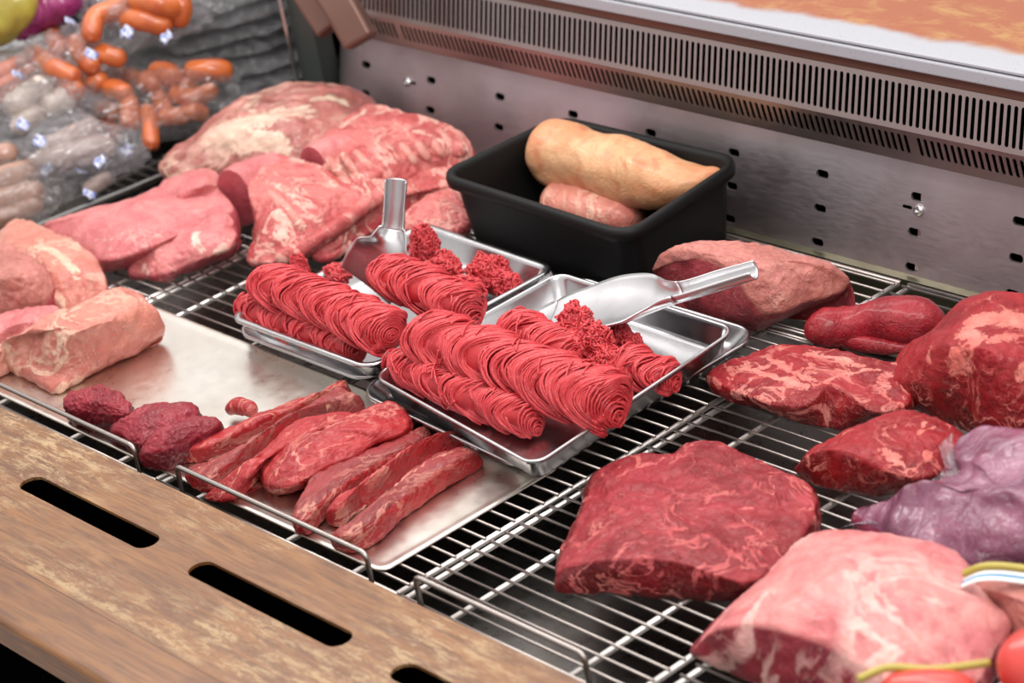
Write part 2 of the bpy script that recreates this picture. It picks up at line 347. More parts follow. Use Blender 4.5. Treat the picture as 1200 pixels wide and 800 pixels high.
def slab(name, mat, rim, foot=None, c=None, z0=0.0, dome=2.2, bulge=.004, amp=.003, sc=22, fine=.0012, nA=200, nR=46, nS=14, sm=2, marks=None, parent=None, seed=None, capcut=0.0, fx=None, label=None, cat='meat', group=None, inset=.004):
    """a lump of meat from the outline of its top (px,py,height) and the outline where it stands"""
    seed = seed if seed is not None else random.random()*50
    R_ = np.array([at(x, y, z0+h) for x, y, h in rim])
    cxy = R_.mean(axis=0)
    FT = []
    for i, r in enumerate(R_):
        f = foot[i] if foot else None
        if f is None:
            d = cxy[:2]-r[:2]; d = d/(np.linalg.norm(d)+1e-9); FT.append([r[0]+d[0]*inset, r[1]+d[1]*inset, z0])
        else: FT.append(at(f[0], f[1], z0))
    RR = catmull(np.hstack([R_, np.array(FT)]), nA); rim_, ft = RR[:, :3], RR[:, 3:]; ft[:,2] = z0
    if c is None: C0 = cxy.copy(); C0[2] = R_[:,2].max()+.008
    else: C0 = at(c[0], c[1], z0+c[2])
    rows = [];  cut = []
    for i in range(1, nR+1):
        t = (i/nR)**.8; row = C0*(1-t)+rim_*t; row[:,2] = rim_[:,2]*t**dome+C0[2]*(1-t**dome); rows.append(row); cut.append(np.zeros(nA))
    tang = np.roll(rim_, -1, 0)-np.roll(rim_, 1, 0); nrm = np.stack([tang[:,1], -tang[:,0], 0*tang[:,0]], 1); nrm /= np.linalg.norm(nrm, axis=1)[:,None]+1e-9
    if ((rim_-C0)*nrm).sum() < 0: nrm = -nrm
    for i in range(1, nS+1):
        s = i/nS; rows.append(rim_*(1-s)+ft*s+nrm*bulge*math.sin(PI*s)); cut.append(np.ones(nA))
    cb = ft.mean(axis=0)
    for s in (.25, .6, .9): rows.append(ft*(1-s)+cb*s); cut.append(np.ones(nA))
    G = np.array(rows)
    for _ in range(sm):  # soften the edges
        a, b = nR-5, nR+nS+1
        H_ = G.copy(); H_[a:b] = (G[a-1:b-1]+G[a+1:b+1])*.25+G[a:b]*.5; G = H_
        G = G*.6+(np.roll(G,1,1)+np.roll(G,-1,1))*.2
    nrow = len(G); V = np.vstack([G.reshape(-1,3), C0, cb])
    Fq = np.array([(r*nA+j, r*nA+(j+1)%nA, (r+1)*nA+(j+1)%nA, (r+1)*nA+j) for r in range(nrow-1) for j in range(nA)])
    ar = sum(np.cross(V[q[1]]-V[q[0]], V[q[2]]-V[q[0]])[2] for q in Fq[:nA*10:7])
    if ar < 0: Fq = Fq[:, ::-1]
    V[:-2] = displace(V[:-2], Fq, amp, sc, seed, z0, fine)
    V[-2] = V[:nA].mean(axis=0)
    if fx: V = fx(V)
    ic = len(V)-2; tri = [(ic, (j+1)%nA, j) for j in range(nA)]; k = (nrow-1)*nA; tri2 = [(ic+1, k+j, k+(j+1)%nA) for j in range(nA)]
    if ar < 0: tri = [t[::-1] for t in tri]; tri2 = [t[::-1] for t in tri2]
    cutv = np.concatenate([np.concatenate(cut), [0, 1]]); 
    # make the change from surface to cut follow the rim
    cutv = np.maximum(cutv, capcut)
    o = mesh(name, V, [tuple(q) for q in Fq]+tri+tri2, mat, parent, attrs=dict(cut=cutv, fat=marks_attr(V, marks)))
    if label: tag(o, label, cat, group)
    return o
def loft(name, mat, secs, z0=0.0, nL=70, nC=48, amp=.002, sc=25, fine=.0008, e=.16, n=2.6, marks=None, parent=None, seed=None, flat=(0,0), label=None, cat='meat', group=None, clampz=True, side=0.0):
    """a long piece: each section is (near foot pixel, far top pixel, height) or a dict with a world centre"""
    seed = seed if seed is not None else random.random()*50
    rows = []
    for s in secs:
        if isinstance(s, dict): rows.append(list(s['c'])+list(s['h'])+[s['r']])
        else:
            a = at(s[0][0], s[0][1], z0); b = at(s[1][0], s[1][1], z0+s[2]); cc = (a+b)/2
            rows.append([cc[0], cc[1], z0+s[2]/2, (b-a)[0]/2, (b-a)[1]/2, 0, s[2]/2])
    R_ = catmull(np.array(rows), nL, closed=False)
    th = np.arange(nC)*2*PI/nC; co, si = np.cos(th), np.sin(th)
    co = np.sign(co)*abs(co)**(2/n); si = np.sign(si)*abs(si)**(2/n)
    tt = np.linspace(0, 1, nL); G = []
    for i, r in enumerate(R_):
        t = tt[i]; k = 1.0
        if t < e and not flat[0]: k = math.sqrt(max(0, 1-(1-t/e)**2))
        if t > 1-e and not flat[1]: k = min(k, math.sqrt(max(0, 1-(1-(1-t)/e)**2)))
        k = max(k, .03)
        cz = r[2]*1.0 - (1-k)*r[6]*.5*(1 if clampz else 0)
        G.append(np.stack([r[0]+co*r[3]*k, r[1]+co*r[4]*k, cz+si*r[6]*k+co*r[5]*k], 1))
    G = np.array(G); V = G.reshape(-1,3)
    Fq = np.array([(r*nC+j, r*nC+(j+1)%nC, (r+1)*nC+(j+1)%nC, (r+1)*nC+j) for r in range(nL-1) for j in range(nC)])
    # outward test
    q = Fq[(nL//2)*nC+nC//4]; nn_ = np.cross(V[q[2]]-V[q[0]], V[q[3]]-V[q[1]])
    flip = nn_[2] < 0
    if flip: Fq = Fq[:, ::-1]
    cut = np.tile(np.clip((-co-.80)*8, 0, 1)*side*(si < .86), nL)
    V = displace(V, Fq, amp, sc, seed, z0 if clampz else -9, fine)
    caps = []; V = list(V); cut = list(cut)
    for end in (0, 1):
        base = 0 if end == 0 else (nL-1)*nC
        prev = list(range(base, base+nC)); cen = np.mean([V[i] for i in prev], axis=0)
        for s in (.97, .85, .6, .3):
            cur = []
            for i in range(base, base+nC):
                V.append(cen+(np.array(V[i])-cen)*s); cut.append(1.0 if flat[end] else 0.0); cur.append(len(V)-1)
            for j in range(nC): caps.append((prev[j], prev[(j+1)%nC], cur[(j+1)%nC], cur[j]) if (end == 0) == flip else (cur[j], cur[(j+1)%nC], prev[(j+1)%nC], prev[j]))
            prev = cur
        V.append(cen); cut.append(1.0 if flat[end] else 0.0)
        for j in range(nC): caps.append((prev[j], prev[(j+1)%nC], len(V)-1) if (end == 0) == flip else (prev[(j+1)%nC], prev[j], len(V)-1))
    V = np.array(V)
    o = mesh(name, V, [tuple(q) for q in Fq]+caps, mat, parent, attrs=dict(cut=np.array(cut), fat=marks_attr(V, marks)))
    if label: tag(o, label, cat, group)
    return o
def roundtube(name, mat, pts, rad, parent=None, nL=26, nC=16, amp=.0008, label=None, cat=None, group=None, e=.2, z0=-9, sc=25, squash=1.0, fine=0):
    """sausage-like piece through world points"""
    P = catmull(np.array(pts, float), nL, closed=False); T = np.gradient(P, axis=0)
    secs = []
    rr = np.interp(np.linspace(0,1,nL), np.linspace(0,1,len(np.atleast_1d(rad))) , np.atleast_1d(rad)) if np.ndim(rad) else np.full(nL, rad)
    th = np.arange(nC)*2*PI/nC; V = []
    L = np.linalg.norm(np.diff(P, axis=0), axis=1).sum(); 
    cum = np.concatenate([[0], np.cumsum(np.linalg.norm(np.diff(P, axis=0), axis=1))])
    T /= np.linalg.norm(T, axis=1)[:,None]+1e-9
    a = np.cross(T[0], [0.05,.02,1]); a /= np.linalg.norm(a)
    for i in range(nL):
        a = a-T[i]*(a@T[i]); a /= np.linalg.norm(a); b = np.cross(T[i], a)
        ed = min(cum[i], L-cum[i]); k = math.sqrt(max(.0016, 1-max(0, 1-ed/(rr[i]*1.0))**2))
        V.append(P[i]+rr[i]*k*(np.cos(th)[:,None]*a+np.sin(th)[:,None]*b*squash))
    V = np.array(V).reshape(-1,3); sd = random.random()*40
    Fq = np.array([(r*nC+j, (r+1)*nC+j, (r+1)*nC+(j+1)%nC, r*nC+(j+1)%nC) for r in range(nL-1) for j in range(nC)])
    q = Fq[(nL//2)*nC]; n_ = np.cross(V[q[2]]-V[q[0]], V[q[3]]-V[q[1]])
    fl = n_ @ (V[q[0]]-P[nL//2]) < 0
    if fl: Fq = Fq[:, ::-1]
    V = displace(V, Fq, amp, sc, sd, z0, fine)
    c0, c1 = tuple(range(nC)), tuple(range((nL-1)*nC, nL*nC))
    o = mesh(name, V, [tuple(q) for q in Fq]+[c0, c1[::-1]], mat, parent, attrs=dict(cut=np.zeros(len(V)), fat=np.zeros(len(V))))
    if label: tag(o, label, cat, group)
    return o

# ------------------------------------------------------------------ the setting: pan, back wall, grille, worktop, wooden ledge
TI = .28; WD = .752
def wp(x, z, off=0.0): return np.array([x, WD+TI*z-off, z])
mb = MB(); mb.box((-2.6,-.09,-.085), (1.1,.80,-.075)); mb.box((-2.6,-.1,-.085), (1.1,-.09,-.012)); 
fl = struct(mb.build('floor', M['pan'], smooth=False))

def slot_ring(cx, cz, hx, hz, x0, x1, z0, z1, rad, k=5):
    """cell rectangle with a round-ended slot; returns outer and inner loops with equal counts"""
    inner = []
    for (sx, sz, a0) in ((1,1,0),(-1,1,PI/2),(-1,-1,PI),(1,-1,1.5*PI)):
        for i in range(k+1):
            a = a0+PI/2*i/k; inner.append((cx+sx*(hx-rad)+rad*math.cos(a), cz+sz*(hz-rad)+rad*math.sin(a)))
    outer = []
    for (qx, qz, a0) in ((x1,z1,0),(x0,z1,1),(x0,z0,2),(x1,z0,3)):
        h = k//2
        for i in range(k+1):
            ix, iz = inner[a0*(k+1)+i]
            if a0 in (0,2): o = (qx, iz if i < h else qz) if i < h or i == h else (ix, qz)
            else: o = (ix, qz) if i < h else ((qx, qz) if i == h else (qx, iz))
            if i == h: o = (qx, qz)
            elif a0 in (0,2) and i < h: o = (qx, iz)
            elif a0 in (0,2): o = (ix, qz)
            elif i < h: o = (ix, qz)
            else: o = (qx, iz)
            outer.append(o)
    return outer, inner
def slotted(mbx, cells, to3, depth, zlist_fill=()):
    """cells: (x0,x1,z0,z1, cx,cz,hx,hz,rad) -> plate with real holes; to3(u,v,d) maps to space"""
    for (x0,x1,z0,z1,cx,cz,hx,hz,rad) in cells:
        o, i = slot_ring(cx,cz,hx,hz,x0,x1,z0,z1,rad); n = len(o)
        V = [to3(u,v,0) for u,v in o]+[to3(u,v,0) for u,v in i]+[to3(u,v,depth) for u,v in i]
        Fc = [(j, (j+1)%n, n+(j+1)%n, n+j) for j in range(n)]+[(n+j, n+(j+1)%n, 2*n+(j+1)%n, 2*n+j) for j in range(n)]
        mbx.add(V, Fc)
    for (x0,x1,z0,z1) in zlist_fill:
        mbx.add([to3(x0,z0,0), to3(x1,z0,0), to3(x1,z1,0), to3(x0,z1,0)], [(0,1,2,3)])
# columns of slots every 144 mm; rows at z .083, .044, .004
XL, XR = -1.09, .55
rows_z = (.0835, .0438, .0045)
mb = MB(); pitch = .1437; xk = [-1.0295+pitch*k for k in range(0, 12)]
edges = [XL]+[x+pitch/2 for x in xk[:-1]]+[XR]; zb = [-.03, .024, .064, .104]
cells = []
for i, x in enumerate(xk):
    if x > XR: break
    x0, x1 = edges[i], min(edges[i+1] if i+1 < len(edges) else XR, XR)
    for j, z in enumerate(rows_z):
        cells.append((x0, x1, zb[2-j], zb[3-j], x, z, .0095, .0046, .0045))
to_wall = lambda u, v, d: tuple(wp(u, v, 0)+np.array([0, d, 0]))
wtop = .125
slotted(mb, cells, to_wall, .003, [(XL, XR, .104, wtop), (XL, XR, -.08, -.03)])
wall = struct(mb.build('wall_back', M['wall'], smooth=False))
mb = MB(); mb.box((XL-.01, .80, -.08), (XR+.1, .81, .2)); struct(mb.build('wall_void', M['dark'], smooth=False)).name = 'wall_behind'
mb = MB(); xq = xk[7]; mb.add([wp(xq+.001,-.02,-.005), wp(xq+.02,-.02,-.005), wp(xq+.02,.10,-.005), wp(xq+.001,.10,-.005), wp(xq+.001,-.02,-.009), wp(xq+.02,-.02,-.009), wp(xq+.02,.10,-.009), wp(xq+.001,.10,-.009)], [(0,1,2,3),(7,6,5,4),(0,3,7,4),(1,5,6,2)]); struct(mb.build('trim_3', M['screw'], smooth=False))
# hanging screws with their keyhole slot
def screw(px, py, label):
    d = ray(px, py); n = np.array([0,1,-TI]); s = (WD-CAM@n)/(d@n); q = CAM+s*d
    mb = MB(); r = .0045; K_ = 1.5
    prof = [(0,.0046),(.0022,.0044),(.0038,.0034),(.0045,.0018),(.0047,0.0)]
    V = []; Fc = []; k = 16; ndir = np.array([0,-1,TI]); ndir /= np.linalg.norm(ndir); ax = np.array([1,0,0]); ay = np.cross(ndir, ax)
    for rr, hh in prof[1:]:
        for j in range(k): a = j*2*PI/k; V.append(q+ndir*hh+K_*rr*(math.cos(a)*ax+math.sin(a)*ay))
    for r_ in range(3): Fc += [(r_*k+j, r_*k+(j+1)%k, (r_+1)*k+(j+1)%k, (r_+1)*k+j) for j in range(k)]
    V.append(q+ndir*.0026); Fc += [(j, (j+1)%k, len(V)-1) for j in range(k)]
    mb.add(V, Fc); o = mb.build('screw', M['screw']); tag(o, label, 'screw')
    # flat near-black patch beside it paints the keyhole's dark recess
    mb = MB(); w = .014
    u0 = q[0]-.024 if px > 800 else q[0]+.004; V = []
    for (sx, a0) in ((1,-PI/2),(-1,PI/2)):
        for i in range(7):
            a = a0+PI*i/6; V.append(wp((u0+w/2+ (w/2-.0018)*sx)+.0018*math.cos(a), q[2]+.0005+.0018*math.sin(a), .0004))
    mb.add(V, [tuple(range(len(V)))]); mb.build('keyhole', M['dark'], o, smooth=False)
screw(1077, 246, 'round steel screw beside the slots on the right of the back wall')
screw(478, 96, 'small steel screw on the left part of the back wall above the ribs')

# louvred vent above the wall: profile found on one vertical slice
L0 = aty(1041, 184, .772)
zR = aty(1041, 149, .764)
zT = aty(1041, 88, .778)
P_l = (L0[1], L0[2]); P_r = (zR[1], zR[2]); P_t = (zT[1], zT[2])
def band(pa, pb):  # map (u,v 0..1 along band) with thickness d
    a, b = np.array(pa), np.array(pb); d_ = (b-a)/np.linalg.norm(b-a); n_ = np.array([d_[1], -d_[0]])
    L = np.linalg.norm(b-a)
    def f(u, v, d):
        q = a+d_*v+(-n_ if n_[0] < 0 else n_)*d
        return (u, q[0], q[1])
    return f, L
vp = .0095
fA, LA = band(P_l, P_r); fB, LB = band(P_r, P_t)
vent = empty('air_vent', (XL, P_l[0], P_l[1])); tag(vent, 'long slotted steel air vent with two rows of slots above the back wall', 'air vent')
nv = int((XR-XL+.25)/vp); VX0 = XL-.05
mb = MB(); mb2 = MB()
gaps = {int(((-.93)-VX0)/vp), int(((-.015)-VX0)/vp)+0}
for i in range(nv):
    x0 = VX0+i*vp; x1 = x0+vp
    slotted(mb, [(x0,x1,.010,LA-.004, x0+vp/2,(.010+LA-.004)/2, .0024,(LA-.018)/2,.0023)] if not (i in gaps) else [], fA, .0012, [(x0,x1,0,.010),(x0,x1,LA-.004,LA)]+([(x0,x1,.010,LA-.004)] if i in gaps else []))
    slotted(mb2, [(x0,x1,.004,LB-.004, x0+vp/2, LB/2, .0026,(LB-.012)/2,.0025)], fB, .0012, [(x0,x1,0,.004),(x0,x1,LB-.004,LB)])
mb.add([(VX0,P_l[0],P_l[1]),(VX0+nv*vp,P_l[0],P_l[1]),(VX0+nv*vp,P_l[0]+.02,P_l[1]),(VX0,P_l[0]+.02,P_l[1])], [(0,1,2,3)])
mb.build('lower_louvre', M['grille'], vent, smooth=False); mb2.build('upper_louvre', M['grille'], vent, smooth=False)
mb = MB(); mb.box((VX0,.80,P_l[1]+.004), (VX0+nv*vp,.803,P_t[1]+.01)); mb.build('vent_backing', M['dark'], vent, smooth=False)
# worktop above the vent
e0 = aty(1041, 78.6, P_t[0]-.004); e1 = aty(1041, 62, P_t[0]-.004)
yE, zE0, zE1 = e0[1], e0[2], e1[2]
mb = MB(); mb.box((VX0, yE+.006, P_t[1]-.001), (VX0+nv*vp, yE+.03, zE0)); tr = struct(mb.build('trim_shade', M['brownsteel_shade'], smooth=False))  # brown strip paints the shade under the overhanging worktop edge
mb = MB(); mb.box((-1.35, yE, zE0), (.95, yE+.5, zE1-.0014)); 
o = mb.build('worktop_edge', M['ctop'], smooth=False); bevel(o, .002); tag(o, 'pale speckled lower slab edge running above the air vent', 'worktop')
o.location.z = zE0
mb = MB(); mb.box((-1.35, yE+.003, zE1), (.95, yE+.9, zE1+.004)); 
o = mb.build('worktop', M['ctop'], smooth=False, origin=np.array([-.2, yE, zE1])); bevel(o, .0012); tag(o, 'pale speckled worktop with orange brown food stains behind the vent', 'worktop')
# ledge below the back wall
mb = MB(); mb.box((-1.12,.738,-.075), (.9,.7535,-.004)); struct(mb.build('trim_2', M['ledge'], smooth=False))

# wooden ledge with hand slots
wz = .03; wy0, wy1 = -.318, -.068; sx0 = -.496
mb = MB(); cells = []; x = sx0-.035-.316*3
WX0 = x; yc = -.149
while x < 1.0:
    cells.append((x, x+.316, -.20, -.10, x+.035+.1225, yc, .1225, .0142, .0140)); x += .316
WX1 = x
to_w = lambda u, v, d: (u, v, wz-d)
fills = [(WX0, WX1, -.10, wy1), (WX0, WX1, wy0, -.20)]
slotted(mb, cells, to_w, .0035, fills)
# back and front faces and the rounded front nose
mb.add([(WX0,wy1,wz),(WX1,wy1,wz),(WX1,wy1,wz-.035),(WX0,wy1,wz-.035)], [(3,2,1,0)])
prof = [(wy0,wz)]+[(wy0-.006*math.sin(a), wz-.006*(1-math.cos(a))) for a in np.linspace(0,PI/2,5)[1:]]+[(wy0-.006, wz-.03),(wy0, wz-.035)]
for (a, b) in zip(prof[:-1], prof[1:]): mb.add([(WX0,a[0],a[1]),(WX1,a[0],a[1]),(WX1,b[0],b[1]),(WX0,b[0],b[1])], [(0,3,2,1)])
wd = mb.build('wooden_ledge', M['wood'], smooth=False, origin=np.array([0,-.2,wz-.035])); tag(wd, 'worn brown wooden ledge with a row of long hand slots along the counter front', 'ledge')
mb = MB(); mb.box((WX0, wy0+.03, -.5), (WX1, -.1, -.012)); struct(mb.build('wall_front_slot_shade', M['dark'], smooth=False))  # near-black counter body, added under the ledge slots to keep them dark

# ------------------------------------------------------------------ wire racks
def arcs(pts, r, k=5):
    """round the corners of a polyline"""
    pts = [np.array(p, float) for p in pts]; out = [pts[0]]
    for i in range(1, len(pts)-1):
        a, b, c = pts[i-1], pts[i], pts[i+1]; u = (a-b)/np.linalg.norm(a-b); v = (c-b)/np.linalg.norm(c-b)
        p, q = b+u*r, b+v*r
        for t in np.linspace(0, 1, k+1): out.append((1-t)**2*p+2*t*(1-t)*b+t*t*q)
    out.append(pts[-1]); return np.array(out)
def rack(x0, x1, y0, y1, bars, label, guard=None, fr=0.0):
    root = empty('wire_rack', ((x0+x1)/2, (y0+y1)/2, -.012)); tag(root, label, 'rack', 'chrome wire racks of the counter')
    g = MB(); ys = list(np.arange(math.ceil((y0+.001)/.02)*.02, y1-.004, .02))
    if guard: ys = [y for y in ys if y > y0+.01]
    for y in ys:
        sag = -.0004*random.random()
        g.tube([(x0-.0005,y,-.0018),((x0+x1)/2,y,-.0018+sag),(x1+.0005,y,-.0018)], .0015, 8)
    g.build('wire_grid', M['wire'], root)
    for bx in bars:
        b = MB(); b.tube([(bx,y0,-.0066),(bx,(y0+y1)/2,-.0066),(bx,y1,-.0066)], .0032, 10); b.build('cross_bar', M['wire2'], root)
    f = MB(); fr_ = arcs([(x0,y0,-.0045),(x1,y0,-.0045)], .004); f.tube(fr_, .0024, 8); f.build('front_wire', M['wire'], root)
    f = MB(); f.tube([(x0,y1,-.0045),(x1,y1,-.0045)], .0028, 8); f.build('rear_wire', M['wire'], root)
    if guard:
        gx0, gx1, gz = guard; r = .0029
        f = MB(); f.tube(arcs([(gx0,y0-.001,-.006),(gx0,y0-.001,gz),(gx1,y0-.001,gz),(gx1,y0-.001,-.006)], .009, 8), r, 10)
        f.build('guard_rail', M['wire'], root)
    return root
YF = -.036
rack(-1.235, -.838, YF, .568, [-1.232,-1.14,-1.0,-.92,-.841], 'chrome wire rack under the pale pork and bagged meat on the left', (-.80-.42,-.90,.03))
rack(-.832, -.424, YF, .568, [-.829,-.76,-.60,-.50,-.427], 'chrome wire rack under the flat sheet and dark red beef', (-.80,-.452,.03))
rack(-.418, -.008, YF, .568, [-.415,-.35,-.19,-.08,-.011], 'chrome wire rack under the mince trays and beef strips', (-.370,-.045,.03))
rack(0.0, .310, YF, .568, [.003,.07,.237,.307], 'chrome wire rack carrying the big steak in the middle', (.030,.266,.03))
rack(.325, .80, YF, .568, [.328,.40,.56,.70,.797], 'chrome wire rack at the right front under the fat-capped joint', (.36,.70,.03))
rack(-1.235, -.424, .578, .730, [-1.232,-1.0,-.86,-.841,-.829,-.7,-.427], 'chrome rear wire rack beneath the rib racks')
rack(-.418, -.022, .578, .730, [-.415,-.27,-.12,-.025], 'chrome rear wire rack beneath the black bin and pork loin')
rack(-.010, .80, .578, .730, [-.007,.10,.25,.45,.797], 'chrome rear wire rack below the screw on the back wall')

# ------------------------------------------------------------------ metal trays and the black bin
def pan(name, quad, rings, rad, mat, thick=.0012, kc=8, label=None, cat='tray', group=None, parent=None, fillc=True, bev=None):
    """quad: four world xy corners; rings: (outward offset, z, corner radius) from the outer rim to the floor"""
    q = np.array(quad, float); ctr = q.mean(axis=0)
    ex = ((q[1]-q[0])+(q[2]-q[3]))/2; ey = ((q[3]-q[0])+(q[2]-q[1]))/2; Lx, Ly = np.linalg.norm(ex), np.linalg.norm(ey)
    V = []; nloop = 4*(kc+1)
    def loop(off, z, r):
        out = []
        for (sx, sy, a0) in ((-1,-1,PI),(1,-1,1.5*PI),(1,1,0),(-1,1,PI/2)):
            for i in range(kc+1):
                a = a0+PI/2*i/kc; u = sx*(Lx/2+off-r)+r*math.cos(a); v = sy*(Ly/2+off-r)+r*math.sin(a)
                s, t = u/Lx+.5, v/Ly+.5
                p = q[0]*(1-s)*(1-t)+q[1]*s*(1-t)+q[2]*s*t+q[3]*(1-s)*t
                out.append((p[0], p[1], z))
        return out
    for (off, z, r) in rings: V += loop(off, z, r)
    nr = len(rings); Fc = [(a*nloop+j, (a+1)*nloop+j, (a+1)*nloop+(j+1)%nloop, a*nloop+(j+1)%nloop) for a in range(nr-1) for j in range(nloop)]
    if fillc: Fc.append(tuple(range((nr-1)*nloop, nr*nloop)))
    o = mesh(name, V, Fc, mat, parent)
    if fillc: o.data.polygons[len(Fc)-1].use_smooth = False
    so = o.modifiers.new('solid', 'SOLIDIFY'); so.thickness = thick; so.offset = -1
    if label: tag(o, label, cat, group)
    return o
def xy(l, z): return [at(x, y, z)[:2] for x, y in l]
# thin flat sheet under the beef strips
pan('metal_sheet', [(-1.3,-.028),(-.041,-.026),(-.041,.218),(-1.3,.222)],
    [(.0, .0022, .014), (-.002,.0036,.013), (-.006,.0032,.012), (-.011,.0022,.010), (-.014,.0020,.009), (-.02,.0020,.008)], .02, M['sheet'], .0008,
    label='flat shiny aluminium sheet lying on the racks under the beef strips')
# under trays
def traythings(quad, zt, zb, rad, label, name='metal_tray', wide=.006, slope=.012):
    return pan(name, quad, [(0,zt-.003,rad),(.0006,zt,rad),(-wide*.5,zt+.0004,rad-.002),(-wide,zt-.0006,rad-.004),(-wide-.002,zt-.004,rad-.005),
                (-wide-slope*.9,zb+.006,rad-.006),(-wide-slope-.003,zb+.0018,rad-.008),(-wide-slope-.008,zb+.0005,rad-.009),(-wide-slope-.016,zb,rad-.009),(-wide-slope-.03,zb,rad-.009)], rad, M['steel'], .001, label=label)
TRu = [(-.340,.186),(-.034,.168),(-.034,.518),(-.340,.518)]
traythings(TRu, .024, .0028, .036, 'shallow steel tray peeking out under the right mince tray', wide=.002, slope=.012)
TLu = [(-.612,.212),(-.352,.212),(-.352,.518),(-.612,.518)]
traythings(TLu, .020, .0028, .034, 'shallow steel tray peeking out under the left mince tray', wide=.002, slope=.012)
TR = xy([(437,440),(626,546),(863,385),(655,319)], .05)
traythings(TR, .05, .021, .022, 'deep steel tray of mince with the scoop handle pointing right', slope=.007, wide=.002)
TL = xy([(267,371),(432,432),(652,314),(497,261)], .05)
traythings(TL, .05, .021, .022, 'deep steel tray of mince with the scoop handle pointing up')
# black bin
BZ = .105; bq = xy([(513,205),(735,277),(870,187),(655,137)], BZ)
pan('plastic_bin', bq, [(.0,BZ-.012,.032),(.0012,BZ-.004,.033),(0,BZ,.032),(-.003,BZ+.001,.03),(-.006,BZ-.0005,.028),(-.008,BZ-.004,.027),(-.010,BZ-.04,.027),(-.016,.012,.026),(-.019,.005,.022),(-.03,.0035,.02),(-.05,.0035,.02)], .03, M['black'], .0025,
    label='deep black plastic bin holding folded pieces of pork rind', cat='bin')
